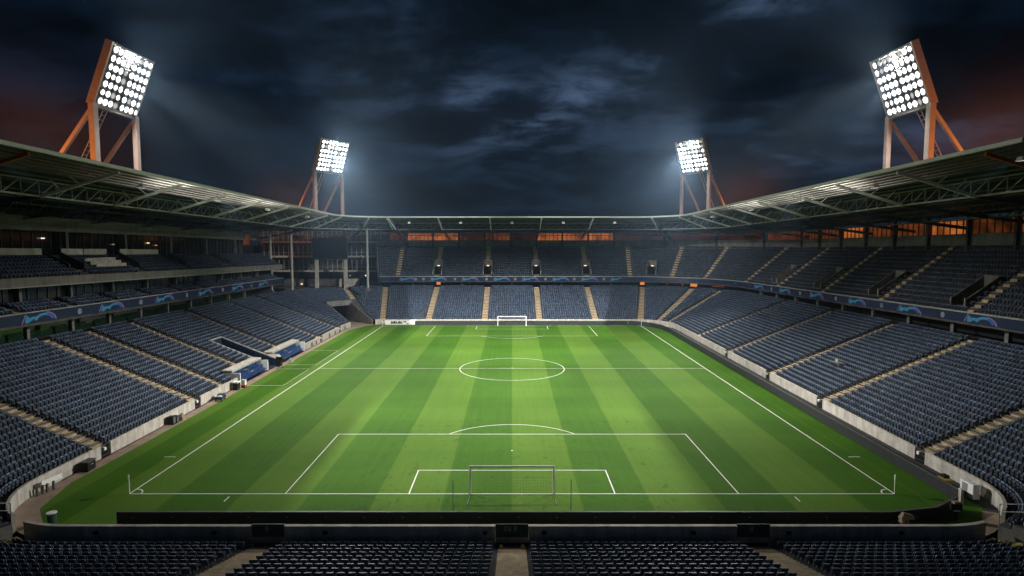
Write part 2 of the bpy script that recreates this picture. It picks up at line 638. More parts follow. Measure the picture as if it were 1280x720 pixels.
ring_box(mb, sL(100.5), sL(3.0), -0.28, -0.13, -0.01, 0.05)
tag(mb.build('gutter', M['gutter']), kind='structure')

ln = MB()
LZ = 0.006
LW = 0.10
def seg(x0, y0, x1, y1, w=LW):
    dx, dy = x1 - x0, y1 - y0
    L = math.hypot(dx, dy)
    nx, ny = -dy / L * w / 2, dx / L * w / 2
    ln.quad((x0 + nx, y0 + ny, LZ), (x0 - nx, y0 - ny, LZ), (x1 - nx, y1 - ny, LZ), (x1 + nx, y1 + ny, LZ))
def arc(cx, cy, r, a0, a1, n=64, w=LW):
    for i in range(n):
        t0 = math.radians(a0 + (a1 - a0) * i / n)
        t1 = math.radians(a0 + (a1 - a0) * (i + 1) / n)
        ro, ri = r + w / 2, r - w / 2
        ln.quad((cx + ro * math.cos(t0), cy + ro * math.sin(t0), LZ), (cx + ri * math.cos(t0), cy + ri * math.sin(t0), LZ),
                (cx + ri * math.cos(t1), cy + ri * math.sin(t1), LZ), (cx + ro * math.cos(t1), cy + ro * math.sin(t1), LZ))
H = LW / 2
for sx in (-34, 34):
    seg(sx, -H, sx, 105 + H, 0.125)
for y in (0, 52.5, 105):
    seg(-34 + 0.0625, y, 34 - 0.0625, y)
for y0, d in ((0, 1), (105, -1)):
    for hw, dp in ((20.16, 16.5), (9.16, 5.5)):
        seg(-hw, y0 + d * H, -hw, y0 + d * (dp - H))
        seg(hw, y0 + d * H, hw, y0 + d * (dp - H))
        seg(-hw - H, y0 + d * dp, hw + H, y0 + d * dp)
    a = math.degrees(math.asin(5.5 / 9.15))
    if d > 0: arc(0, 11, 9.15, a + 0.6, 180 - a - 0.6)
    else: arc(0, 94, 9.15, 180 + a + 0.6, 360 - a - 0.6)
    ln.poly([(0.11 * math.cos(t * PI / 6), y0 + d * 11 + 0.11 * math.sin(t * PI / 6), LZ) for t in range(12)])
arc(0, 52.5, 9.15, 0.5, 179.5, 90)
arc(0, 52.5, 9.15, 180.5, 359.5, 90)
ln.poly([(0.2 * math.cos(t * PI / 6), 52.75 + 0.1 * math.sin(t * PI / 6), LZ + 0.003) for t in range(12)])
for cx, cy, a0 in ((-34, 0, 3), (34, 0, 93), (34, 105, 183), (-34, 105, 273)):
    arc(cx, cy, 1.0, a0, a0 + 84, 16)
for sx in (-1, 1):
    seg(sx * 35.0, 9.15, sx * 36.2, 9.15)
    seg(sx * 24.85, -1.6, sx * 24.85, -0.6)
tag(ln.build('pitch_markings', M['line']), kind='structure')
# technical areas beside the left touchline
ln = MB()
for y0, y1 in ((40.0, 52.1), (55.6, 69.9)):
    seg(-41.0, y0, -35.5, y0, 0.09)
    seg(-41.0, y1, -35.5, y1, 0.09)
    y = y0 + 0.2
    while y < y1 - 0.6:
        seg(-35.5, y, -35.5, y + 0.55, 0.10)
        y += 1.05
tag(ln.build('technical_area_markings', M['line']), kind='structure')

# ------------------------------------------------------------------ grandstands
right = thing('grandstand', 'long dark blue two-tier stand on the right with orange-lit windows under its roof', 'grandstand', (52, 50, 0), world=True, group='stands around the pitch')
far = thing('grandstand', 'two-tier stand behind the far goal with orange windows along its top', 'grandstand', (0, 122, 0), world=True, group='stands around the pitch')
left = thing('grandstand', 'stand on the left with dugouts, glazed boxes and a concrete balcony', 'grandstand', (-53, 50, 0), world=True, group='stands around the pitch')
near = thing('grandstand', 'shadowed foreground stand with a low dark wall and three stairs', 'grandstand', (0, -16, 0), world=True, group='stands around the pitch')

S_NE = sA(45)
S_NW = sA(172)
aR = [sR(y) for y in (7.8, 27.8, 44.3, 63.2, 83.0)]
aNE = [sA(30), sA(48)]
aF = [sA(77)] + [sF(x) for x in (22.6, 7.4, -7.4, -22.6)] + [sA(99)]
aL = [sL(y) for y in (95.0, 80.5, 63.0, 46.0, 36.0, 27.8, 9.4)]
TUN = sA(137)
def tun_cut(i):
    o = LOW.o(i)
    if o > 12.2: return []
    hw = math.degrees(math.asin(min(1, 3.3 / (RC + o)))) / 90 * LA
    return [(TUN - hw, TUN + hw)]
PIT0, PIT1 = sL(55.3), sL(51.6)
def left_cut(i):
    c = []
    if i < 11: c.append((PIT0, PIT1))
    if i < 3:
        c += [(sL(70.0), sL(55.8)), (sL(51.1), sL(40.0))]
    return c + tun_cut(i)

# lower tiers
mb = MB()
rows(mb, LOW, sA(-62), S_NE, aR + aNE[:1], label='right_low', pitch=0.56)
mb.build('lower_terrace', M['terrace'], right)
mb = MB()
rows(mb, LOW, S_NE, S_NW - 0.01, [aNE[1]] + aF + [sA(122)], cuts=tun_cut, label='far_low', pitch=0.60)
mb.build('lower_terrace', M['terrace'], far)
mb = MB()
rows(mb, LOW, S_NW, sA(239), aL, cuts=left_cut, label='left_low', pitch=0.56)
mb.build('lower_terrace', M['terrace'], left)
for q in aR: stairs(right, LOW, q, 1.45)
for q in aNE[:1]: stairs(right, LOW, q, 0.9)
stairs(far, LOW, aNE[1], 1.5)
for q in aF: stairs(far, LOW, q, 1.6)
stairs(far, LOW, sA(122), 1.5, (15, 23))
for y, w in ((95.0, 0.9), (80.5, 1.0), (63.0, 1.1), (46.0, 1.2), (36.0, 1.0), (27.8, 1.45), (9.4, 1.45)):
    stairs(left, LOW, sL(y), w)

# front walls with gates
def front_wall(parent, a, b, gates, zt=1.32):
    mb = MB()
    for x0, x1 in subtract(a, b, [hole(q, 0.75, 0) for q in gates]):
        ss = stops(x0, x1)
        # panels of about 5 m with open joints
        n = max(1, int(round((x1 - x0) / 5.2)))
        for k in range(n):
            p, q = x0 + (x1 - x0) * k / n, x0 + (x1 - x0) * (k + 1) / n
            ring_box(mb, p + 0.015, q - 0.015, -0.02, 0.22, -0.3, zt)
    mb.build('front_wall', M['wall'], parent)
    for q in gates:
        gm = MB()
        k = 0.72
        for t in (-k, k):
            gm.beam(pt(q + t, 0.1, 0), pt(q + t, 0.1, 1.3), 0.06, m=0)
        for z in (0.12, 0.7, 1.27):
            gm.beam(pt(q - k, 0.1, z), pt(q + k, 0.1, z), 0.05, m=0)
        for t in np.linspace(-k, k, 9)[1:-1]:
            gm.beam(pt(q + t, 0.1, 0.12), pt(q + t, 0.1, 1.27), 0.03, m=0)
        gm.box(pt(q + 0.2, 0.05, 0.85), (0.32, 0.32, 0.30), math.atan2(station(q)[3], station(q)[2]), m=1)
        gm.build('gate', [M['steel_dark'], M['white']], parent)
front_wall(right, sA(-48), S_NE, [sR(7.8), sR(27.8), sR(44.3), sR(63.2)])
front_wall(far, S_NE + 0.02, sA(111), [])
front_wall(left, sA(160), sL(70.3), [sL(95.0), sL(80.5)])
front_wall(left, sL(39.7), sA(236), [sL(27.8), sL(9.4)])

# dark low doors set in the left wall towards the far corner
mb = MB()
for y in (99.5, 91, 86.5, 77, 74.2):
    mb.box((XL + 0.0, y, 0.45), (0.10, 0.9, 0.8))
build_each(mb, 'hatch', M['steel_dark'], left)

# far end wall of the right lower stand / end steps in the corners
for parent, a, sgn in ((right, -62, 1), (left, 240, -1)):
    mb = MB()
    P = [pt(sA(a), LOW.o(i), 0) for i in range(24)]
    for i in range(23):
        z = LOW.z(i, sA(a))
        p, q = P[i], P[i + 1]
        mb.quad((p[0], p[1], -1), (q[0], q[1], -1), (q[0], q[1], z), (p[0], p[1], z))
    mb.build('end_wall', M['concrete'], parent)
    mb = MB()
    for z in (1.9, 2.5):
        mb.tube(pt(sA(a + sgn * 1.0), 0.4, z), pt(sA(a + sgn * 1.0), 7.0, z + 2.5), 0.035, 6)
    for o_ in (0.4, 2.6, 4.8, 7.0):
        zz = (o_ - 0.4) / 6.6 * 2.5
        mb.tube(pt(sA(a + sgn), o_, 0.7 + zz * 0.9), pt(sA(a + sgn), o_, 2.5 + zz), 0.035, 6)
    mb.build('railing', M['steel'], parent)

# player tunnel cut into the far-left corner
a = math.radians(137)
tn = (math.cos(a), math.sin(a))
tt = (-tn[1], tn[0])
C0 = (XL + RC, YF - RC)
def tp(r, w, z): return (C0[0] + tn[0] * r + tt[0] * w, C0[1] + tn[1] * r + tt[1] * w, z)
mb = MB()
mb.quad(tp(8, -3.3, -0.006), tp(24, -3.3, -0.006), tp(24, 3.3, -0.006), tp(8, 3.3, -0.006))
mb.build('tunnel_floor', M['track'], far)
for w in (-3.3, 3.3):
    mb = MB()
    w2 = w + (0.25 if w > 0 else -0.25)
    for i in range(-1, 14):
        o0, o1 = max(-0.3, LOW.o(i)), LOW.o(i + 1)
        z0 = 1.15 if i < 0 else LOW.z(i, TUN) + 0.5
        z1 = LOW.z(i + 1, TUN) + 0.5
        mb.hexa([tp(RC + o0, w, -0.3), tp(RC + o1, w, -0.3), tp(RC + o1, w2, -0.3), tp(RC + o0, w2, -0.3),
                 tp(RC + o0, w, z0), tp(RC + o1, w, z1), tp(RC + o1, w2, z1), tp(RC + o0, w2, z0)])
    mb.build('tunnel_wall', M['concrete'], far)
mb = MB()
zt = LOW.z(14, TUN)
mb.hexa([tp(RC + 10.4, -3.9, zt - 1.1), tp(RC + 13.2, -3.9, zt - 1.1), tp(RC + 13.2, 3.9, zt - 1.1), tp(RC + 10.4, 3.9, zt - 1.1),
         tp(RC + 10.4, -3.9, zt + 0.35), tp(RC + 13.2, -3.9, zt + 0.35), tp(RC + 13.2, 3.9, zt + 0.35), tp(RC + 10.4, 3.9, zt + 0.35)])
mb.build('tunnel_lintel', M['concrete'], far)
mb = MB()
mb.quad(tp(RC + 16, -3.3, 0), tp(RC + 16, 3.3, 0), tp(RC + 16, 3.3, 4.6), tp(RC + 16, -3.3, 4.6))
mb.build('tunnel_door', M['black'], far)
for w, z in ((1.2, 3.6), (2.2, 3.0), (2.7, 2.2)):
    mb = MB()
    c = tp(RC + 13.5, w, z)
    mb.box(c, (0.28, 0.28, 0.35))
    mb.build('tunnel_lamp', M['bulb_amber'], far)

# players' stairwell between the dugouts
mb = MB()
for y, t in ((51.5, 1), (55.4, -1)):
    for i in range(-1, 11):
        o0, o1 = (0.0 if i < 0 else LOW.o(i)), LOW.o(i + 1)
        z0 = 1.35 if i < 0 else LOW.z(i, sL(y)) + 0.42
        z1 = LOW.z(i + 1, sL(y)) + 0.42
        x0, x1 = XL - o0, XL - o1
        ya, yb_ = (y - 0.32, y) if t > 0 else (y, y + 0.25)
        mb.hexa([(x0, ya, -0.5), (x1, ya, -0.5), (x1, yb_, -0.5), (x0, yb_, -0.5), (x0, ya, z0), (x1, ya, z1), (x1, yb_, z1), (x0, yb_, z0)])
zt = LOW.z(11, sL(53)) + 0.42
mb.box((XL - LOW.o(11) - 0.12, 53.45, zt / 2), (0.25, 4.4, zt))
mb.build('stairwell_wall', M['wall'], left)
mb = MB()
for y, t in ((51.5, 1), (55.4, -1)):
    for i in range(-1, 11):
        o0, o1 = (0.0 if i < 0 else LOW.o(i)), LOW.o(i + 1)
        z0 = 1.15 if i < 0 else LOW.z(i, sL(y)) + 0.25
        z1 = LOW.z(i + 1, sL(y)) + 0.25
        x0, x1 = XL - o0, XL - o1
        yy = y + 0.02 * t
        mb.quad((x0, yy, -0.4), (x1, yy, -0.4), (x1, yy, z1), (x0, yy, z0))
mb.quad((XL - LOW.o(11) + 0.03, 51.6, 0), (XL - LOW.o(11) + 0.03, 55.3, 0), (XL - LOW.o(11) + 0.03, 55.3, zt - 0.2), (XL - LOW.o(11) + 0.03, 51.6, zt - 0.2))
mb.quad((XL, 51.6, 0.01), (XL, 55.3, 0.01), (XL - 9.9, 55.3, 0.01), (XL - 9.9, 51.6, 0.01))
mb.build('stairwell_lining', M['navy'], left)

# ------------------------------------------------------------------ upper tiers (right + far)
uR = [sR(y) for y in (8.5, 28.4, 48.0, 67.0, 87.0)]
uNE = [sA(10), sA(40)]
uF = [sA(60), sA(84)] + [sF(x) for x in (22.6, 7.4, -7.4, -22.6)] + [sA(92)]
vR = [sR(y) for y in (11.5, 31.4, 51.0, 70.0, 90.0)]
vF = [sF(x) for x in (22.6, 7.4, -7.4, -22.6)]
def vom_cut(lst, hw=1.25, r0=2, r1=7):
    return lambda i: [hole(q, hw, UPP.o(4)) for q in lst] if r0 <= i < r1 else []
UEND = sA(103)
mb = MB()
rows(mb, UPP, sR(-2), S_NE, uR + uNE, cuts=vom_cut(vR), label='right_up', pitch=0.58, aisle_hw=0.75)
mb.build('upper_terrace', M['terrace'], right)
mb = MB()
rows(mb, UPP, S_NE, UEND, uF, cuts=vom_cut(vF + [sA(72)]), label='far_up', pitch=0.62, aisle_hw=0.8)
mb.build('upper_terrace', M['terrace'], far)
for q in uR + uNE: stairs(right, UPP, q, 1.1)
for q in uF:
    if q in vF:
        stairs(far, UPP, q, 1.3, (0, 2))
        stairs(far, UPP, q, 1.3, (7, 14))
    else:
        stairs(far, UPP, q, 1.2)

def vomitory(parent, sc, hw=1.25, r0=2, r1=7, lit='bulb_white'):
    st = station(sc)
    nx, ny = st[2], st[3]
    tx, ty = -ny, nx
    def q(o, w, z): return (st[0] + nx * o + tx * w, st[1] + ny * o + ty * w, z)
    zf = UPP.z(r0, sc)
    oa, ob = UPP.o(r0), UPP.o(r1)
    zb = UPP.z(r1, sc)
    mb = MB()
    mb.quad(q(oa, -hw, zf), q(ob, -hw, zf), q(ob, hw, zf), q(oa, hw, zf))
    for w in (-hw, hw):
        w2 = w + (-0.18 if w < 0 else 0.18)
        za = zf + 0.95
        zc = zb + 0.75
        mb.hexa([q(oa, w, zf - 0.6), q(ob, w, zf - 0.6), q(ob, w2, zf - 0.6), q(oa, w2, zf - 0.6),
                 q(oa, w, za), q(ob, w, zc), q(ob, w2, zc), q(oa, w2, za)])
    mb.hexa([q(ob - 0.2, -hw, zf + 2.3), q(ob, -hw, zf + 2.3), q(ob, hw, zf + 2.3), q(ob - 0.2, hw, zf + 2.3),
             q(ob - 0.2, -hw, zc), q(ob, -hw, zc), q(ob, hw, zc), q(ob - 0.2, hw, zc)])
    v = mb.build('entrance', M['concrete'], parent)
    mb = MB()
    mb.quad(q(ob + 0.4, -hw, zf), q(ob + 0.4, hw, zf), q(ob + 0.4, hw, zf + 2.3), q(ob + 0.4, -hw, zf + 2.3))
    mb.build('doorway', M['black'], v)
    mb = MB()
    mb.box(q(ob - 0.35, 0, zf + 2.55), (0.75, 0.75, 0.22), math.atan2(ny, nx))
    mb.build('lamp', M[lit], v)
    for w in (-hw - 0.05, hw + 0.05):
        mb = MB()
        mb.beam(q(oa - 0.05, w, zf), q(oa - 0.05, w, zf + 1.25), 0.09)
        mb.build('post', M['wall'], v)
dimlamp = emitter('entrance_lamp', (1.0, 0.95, 0.8), 0.22)
M['dimlamp'] = dimlamp
for q in vR: vomitory(right, q, lit='dimlamp')
for k, q in enumerate(vF): vomitory(far, q, lit='bulb_warm' if k % 2 == 0 else 'bulb_white')
vomitory(far, sA(72), lit='bulb_warm')

# fascia, slab, soffit, columns, back walls
def up_dz(s): return 0.016 * yb(s)
def emblem_shapes():
    """the swept arch of the ribbon: list of (polygon in u,v ; material index)"""
    out = []
    def arch(cu, r0, r1, a0, a1, sy, m, n=14):
        P = []
        for i in range(n + 1):
            t = math.radians(a0 + (a1 - a0) * i / n)
            P.append((cu + r1 * math.cos(t), r1 * math.sin(t) * sy))
        Q = []
        for i in range(n + 1):
            t = math.radians(a0 + (a1 - a0) * i / n)
            Q.append((cu + r0 * math.cos(t), r0 * math.sin(t) * sy))
        for i in range(n):
            out.append(([P[i], P[i + 1], Q[i + 1], Q[i]], m))
    # arch proper: blue turning pink at its right foot
    arch(0.5, 1.08, 1.55, 70, 165, 0.63, 0)
    arch(0.5, 1.08, 1.55, 10, 70, 0.63, 1)
    arch(0.5, 1.66, 1.84, 0, 80, 0.60, 2)
    # left wing, cyan
    out.append(([(-2.25, 0.02), (-1.75, 0.02), (-1.25, 0.32), (-0.80, 0.50), (-0.72, 0.68), (-1.15, 0.70), (-1.6, 0.60), (-1.95, 1.0), (-2.2, 0.55)], 0))
    out.append(([(-2.75, 0.0), (-2.62, 0.0), (-2.05, 1.08), (-2.15, 1.10)], 2))
    return out
EMB = emblem_shapes()
def emblem(parent, sc, o, z0, h, w=5.2, flip=False, kind='arch'):
    st = station(sc)
    ang = math.atan2(st[3], st[2])
    me = MB()
    k = w / 5.0
    if kind == 'arch':
        for poly, m in EMB:
            P = [(-u * k, v * h * 0.86 + 0.02) for u, v in poly]
            me.poly([(0, a_, b_) for a_, b_ in P], m)
        mats = [M['cyan'], M['blue'], M['pink']]
        nm = 'arch_emblem'
    else:
        r = h * 0.33
        for i in range(8):
            t0, t1 = i * PI / 4, (i + 1) * PI / 4
            me.poly([(0, math.cos(t) * q * 1.0, h * 0.45 + math.sin(t) * q) for t, q in ((t0, r), (t1, r), (t1, r * 0.62), (t0, r * 0.62))], 0)
        me.poly([(0, math.cos(i * PI * 0.4) * r * 0.36, h * 0.45 + math.sin(i * PI * 0.4) * r * 0.36) for i in range(5)], 0)
        mats = [M['ballw']]
        nm = 'ball_emblem'
    # local +Y runs along the board; board faces the pitch
    k_ = bpy.data.meshes.new(nm)
    k_.from_pydata(me.v, [], me.f)
    for m_ in mats: k_.materials.append(m_)
    k_.polygons.foreach_set('material_index', me.m)
    ob = bpy.data.objects.new(nm, k_)
    col.objects.link(ob)
    p = pt(sc, o - 0.012, z0)
    ob.matrix_world = Matrix.Translation(p) @ Matrix.Rotation(ang, 4, 'Z')
    ob.parent = parent
    return ob

def upper_shell(parent, a, b):
    mb = MB()
    ring_box(mb, a, b, 18.25, 18.6, 11.62, 11.80, dz=up_dz)
    mb.build('fascia_cap', M['steel'], parent)
    rb = MB()
    ring_box(rb, a, b, 18.3, 18.55, 10.40, 11.60, dz=up_dz)
    ribbon = rb.build('ribbon_board', M['ribbon'], parent)
    mb = MB()
    ring_box(mb, a, b, 18.6, 33.0, 10.05, 10.38, dz=up_dz)
    mb.build('tier_slab', M['concrete_dark'], parent)
    mb = MB()
    ring_box(mb, a, b, 24.0, 24.3, 8.0, 10.04, dz=up_dz)
    mb.build('concourse_wall', M['black'], parent)
    mb = MB()
    ring_box(mb, a, b, 20.5, 24.0, 8.15, 8.3, dz=lambda s: 0.0088 * yb(s))
    mb.build('concourse_floor', M['concrete_dark'], parent)
    mb = MB()
    ring_box(mb, a, b, 31.62, 31.95, 19.9, 22.35, dz=up_dz)
    mb.build('back_wall', M['concrete'], parent)
    return ribbon
ribR = upper_shell(right, sR(-2), S_NE)
ribF = upper_shell(far, S_NE + 0.02, UEND)
for k in range(7):
    y = 24.2 + 13.8 * k - 13.8
    if y < 99: emblem(ribR, sR(y), 18.3, 10.42 + 0.016 * (109 - y), 1.15, 5.4)
    if y + 6.9 < 99: emblem(ribR, sR(y + 6.9), 18.3, 10.42 + 0.016 * (109 - y - 6.9), 1.15, kind='ball')
emblem(ribR, sA(14), 18.3, 10.45, 1.15, 5.0)
emblem(ribF, sA(58), 18.3, 10.45, 1.15, 5.0)
for x in (-31.0, -21.8, -12.4, -3.0, 5.6, 14.6, 23.2, 32.0):
    emblem(ribF, sF(x), 18.3, 10.42, 1.15, 5.0)
    emblem(ribF, sF(x) + 4.6 if x > -30 else sF(x) - 2.3, 18.3, 10.42, 1.15, kind='ball')
# columns under the upper tier
def column(parent, s, o, z0, z1, w=0.6, m='concrete', name='column'):
    mb = MB()
    st = station(s)
    p = pt(s, o, 0)
    mb.box((p[0], p[1], (z0 + z1) / 2), (w, w, z1 - z0), math.atan2(st[3], st[2]))
    return mb.build(name, M[m], parent)
for y in [23 + 9.4 * k for k in range(-2, 9)]:
    column(right, sR(y), 20.9, 8.2, 10.05 + 0.016 * (109 - y) , 0.55)
for x in (-30, -15, 0, 15, 30):
    column(far, sF(x), 20.9, 8.2, 10.03, 0.5, 'concrete_dark')
# concourse lights and end doors of the far stand
for (q, mm, w) in ((sF(-22.6), 'bulb_amber', 1.2), (sA(77), 'bulb_amber', 1.3), (sA(64), 'win_mid', 0.5), (sA(56), 'win_mid', 0.7), (sA(50), 'bulb_amber', 2.0),
                   (sF(-13), 'win_dim', 0.5), (sF(-15.5), 'win_mid', 0.3), (sF(13), 'win_dim', 0.6), (sF(-27), 'win_dim', 0.5)):
    mb = MB()
    p = pt(q, 23.8, 9.35)
    mb.box(p, (0.15, w, 0.95), math.atan2(station(q)[3], station(q)[2]))
    mb.build('concourse_lamp', M[mm], far)
mb = MB()
p, q = pt(sA(40), 23.7, 9.35), pt(sA(33), 23.7, 9.35)
mb.beam(p, q, 0.1, 0.35)
mb.build('concourse_lamp', M['win_mid'], right)

# window bands: bays of glass between columns, frame = sub-part
def window_bays(parent, bays, levels):
    for (s0, s1), lv in zip(bays, levels):
        mb = MB()
        dz0, dz1 = up_dz(s0), up_dz(s1)
        zb, zt = 22.4, 24.75
        mb.quad(pt(s0 + 0.2, 31.85, zb + dz0), pt(s1 - 0.2, 31.85, zb + dz1), pt(s1 - 0.2, 31.85, zt + dz1), pt(s0 + 0.2, 31.85, zt + dz0))
        w = mb.build('window', M[lv], parent)
        mb = MB()
        n = 6
        for k in range(n + 1):
            t = s0 + 0.2 + (s1 - s0 - 0.4) * k / n
            d = up_dz(t)
            mb.beam(pt(t, 31.75, zb + d), pt(t, 31.75, zt + d), 0.15)
        mb.beam(pt(s0 + 0.2, 31.75, zb + dz0), pt(s1 - 0.2, 31.75, zb + dz1), 0.1, 0.18)
        mb.beam(pt(s0 + 0.2, 31.75, zt + dz0), pt(s1 - 0.2, 31.75, zt + dz1), 0.1, 0.18)
        mb.beam(pt(s0 + 0.2, 31.75, zb + 1.6 + dz0), pt(s1 - 0.2, 31.75, zb + 1.6 + dz1), 0.06)
        mb.build('window_frame', M['steel_dark'], w)
        column(parent, s0, 31.3, 19.5 + dz0, 25.6 + dz0, 0.5, 'concrete_dark')
ys = [-2 + 9.3 * k for k in range(12)]
bays = [(sR(p), sR(q)) for p, q in zip(ys, ys[1:])]
window_bays(right, bays, ['win_mid', 'win_mid', 'win_hot', 'win_mid', 'win_mid', 'win_hot', 'win_mid', 'win_mid', 'win_hot', 'win_mid', 'win_mid'])
dn = [sR(99.8) + LA * k / 4 for k in range(5)]
window_bays(right, list(zip(dn[:2], dn[1:3])), ['win_mid', 'win_dim'])
window_bays(far, list(zip(dn[2:4], dn[3:5])), ['win_dim', 'win_dim'])
fx = [32.5 - 8.24 * k for k in range(9)]
window_bays(far, [(sF(p), sF(q)) for p, q in zip(fx, fx[1:])],
            ['win_hot', 'win_hot', 'win_hot', 'win_dim', 'win_mid', 'win_dim', 'win_hot', 'win_hot'])
window_bays(far, [(sF(-33.42) , sA(99))], ['win_mid'])
# slanting end wall of the far upper tier
mb = MB()
E0 = UEND + 0.02
for i in range(14):
    z = UPP.z(i, E0) + 0.7
    z1 = UPP.z(i + 1, E0) + 0.7
    p, q = pt(E0, UPP.o(i), 0), pt(E0, UPP.o(i + 1), 0)
    p2, q2 = pt(E0 + 0.08, UPP.o(i), 0), pt(E0 + 0.08, UPP.o(i + 1), 0)
    mb.hexa([(p[0], p[1], 10.1), (q[0], q[1], 10.1), (q2[0], q2[1], 10.1), (p2[0], p2[1], 10.1),
             (p[0], p[1], z), (q[0], q[1], z1), (q2[0], q2[1], z1), (p2[0], p2[1], z)])
mb.build('end_wall', M['concrete'], far)

# ------------------------------------------------------------------ left stand above the lower tier
L0, L1 = sL(105.0) if False else sL(99.8) - 5.0 * RC / (RC + 19), sL(-2)
def l_dz(s): return 0.02 * yb(s)
def r_dz(s): return 0.010 * yb(s)
rb = MB()
ring_box(rb, L0, L1, 17.6, 17.85, 11.3, 12.55, dz=r_dz)
ribL = rb.build('ribbon_board', M['ribbon'], left)
mb = MB()
ring_box(mb, L0, L1, 17.55, 17.95, 12.57, 12.70, dz=r_dz)
mb.build('ribbon_cap', M['steel'], left)
for k in range(8):
    y = 10.4 + 13.8 * k
    if y < 100: emblem(ribL, sL(y), 17.6, 11.33 + 0.01 * (109 - y), 1.2, 5.6, flip=True)
    if y + 6.9 < 100: emblem(ribL, sL(y + 6.9), 17.6, 11.33 + 0.01 * (109 - y - 6.9), 1.2, kind='ball')
mb = MB()
ring_box(mb, L0, L1, 17.9, 26.0, 10.9, 11.28, dz=r_dz)
mb.build('tier_slab', M['concrete_dark'], left)
mb = MB()
rows(mb, BOX, L0, L1, [sL(y) for y in range(4, 104, 9)], label='left_box', pitch=0.62, aisle_hw=0.6)
mb.build('box_terrace', M['concrete_dark'], left)
for y in range(4, 100, 9):
    stairs(left, BOX, sL(y), 0.7)
# glazed boxes behind
for k, y in enumerate(np.arange(-2, 99, 9.0)):
    y1 = min(99.5, y + 9.0)
    z0, z1 = 12.2 + 0.012 * (109 - y), 15.0 + 0.02 * (109 - y)
    mb = MB()
    mb.box((XL - 21.4, (y + y1) / 2, (z0 + z1) / 2), (0.06, y1 - y - 0.3, z1 - z0))
    w = mb.build('window', M['glass'], left)
    mb = MB()
    for t in np.linspace(y + 0.15, y1 - 0.15, 6):
        mb.box((XL - 21.3, t, (z0 + z1) / 2), (0.1, 0.07, z1 - z0))
    mb.box((XL - 21.29, (y + y1) / 2, z1 - 0.06), (0.08, y1 - y - 0.3, 0.1))
    mb.build('window_frame', M['steel_dark'], w)
    mb = MB()
    mb.box((XL - 20.9, y, (z0 + z1) / 2 + 0.2), (0.5, 0.42, z1 - z0 - 0.5))
    mb.build('column', M['concrete'], left)
# glazed ground level behind the lower tier
mb = MB()
mb.box((XL - 23.5, 48, 10.2), (0.1, 104, 4.2))
mb.build('concourse_wall', M['glass_green'], left)
for y in [10 + 8.0 * k for k in range(11)]:
    mb = MB()
    zt = 10.9 + 0.01 * (109 - y)
    mb.box((XL - 21.0, y, (8.6 + zt) / 2), (0.5, 0.5, zt - 8.6))
    mb.build('column', M['concrete'], left)
mb = MB()
ring_box(mb, L0, L1, 20.5, 23.4, 8.2, 8.35, dz=lambda s: 0.0088 * yb(s))
mb.build('concourse_floor', M['concrete_dark'], left)
# balcony
mb = MB()
ring_box(mb, L0, L1, 17.75, 18.2, 15.0, 16.1, dz=l_dz)
mb.build('balcony_front', M['concrete'], left)
mb = MB()
ring_box(mb, L0, L1, 17.70, 17.95, 14.88, 14.99, dz=l_dz)
mb.build('balcony_edge', M['steel'], left)
mb = MB()
ring_box(mb, L0, L1, 18.25, 26.0, 15.0, 15.35, dz=l_dz)
mb.build('balcony_slab', M['concrete_dark'], left)
mAis = [sL(y) for y in (14.0, 34.5, 47.5, 62.0, 80.0)]
mCut = lambda i: [hole(q, 1.5, 20) for q in mAis] if i >= 2 else []
mb = MB()
rows(mb, MID, L0, L1, mAis, cuts=mCut, label='left_mid', pitch=0.62, aisle_hw=0.7, skip_seat=lambda i, s: (sL(46) < s < sL(38)) and i in (2, 3))
mb.build('middle_terrace', M['terrace'], left)
for q in mAis:
    mb = MB()
    st = station(q)
    for t in (-1.5, 1.5):
        y = st[1] + t
        zz = 15.9 + 0.02 * (109 - y)
        x0, x1 = XL - MID.o(2), XL - MID.o(6)
        mb.hexa([(x0, y - 0.08, zz), (x1, y - 0.08, zz), (x1, y + 0.08, zz), (x0, y + 0.08, zz),
                 (x0, y - 0.08, zz + 1.7), (x1, y - 0.08, zz + 3.4), (x1, y + 0.08, zz + 3.4), (x0, y + 0.08, zz + 1.7)])
    mb.quad((XL - MID.o(2), st[1] - 1.5, zz + 0.9), (XL - MID.o(6), st[1] - 1.5, zz + 0.9), (XL - MID.o(6), st[1] + 1.5, zz + 0.9), (XL - MID.o(2), st[1] + 1.5, zz + 0.9))
    e = mb.build('entrance', M['concrete_dark'], left)
    mb = MB()
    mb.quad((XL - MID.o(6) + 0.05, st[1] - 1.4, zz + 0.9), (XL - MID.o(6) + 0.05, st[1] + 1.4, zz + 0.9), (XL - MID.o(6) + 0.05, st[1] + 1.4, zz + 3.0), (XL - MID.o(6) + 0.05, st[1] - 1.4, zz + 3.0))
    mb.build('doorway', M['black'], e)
# press desks in the middle tier
for k in range(3):
    mb = MB()
    z = 15.9 + 0.45 * (k + 2) + 0.02 * 66 + 0.7
    mb.box((XL - MID.o(k + 2) - 0.25, 42, z), (0.5, 7.0, 0.08))
    mb.box((XL - MID.o(k + 2) - 0.03, 42, z - 0.3), (0.05, 7.0, 0.5))
    mb.build('press_desk', M['wall'], left)
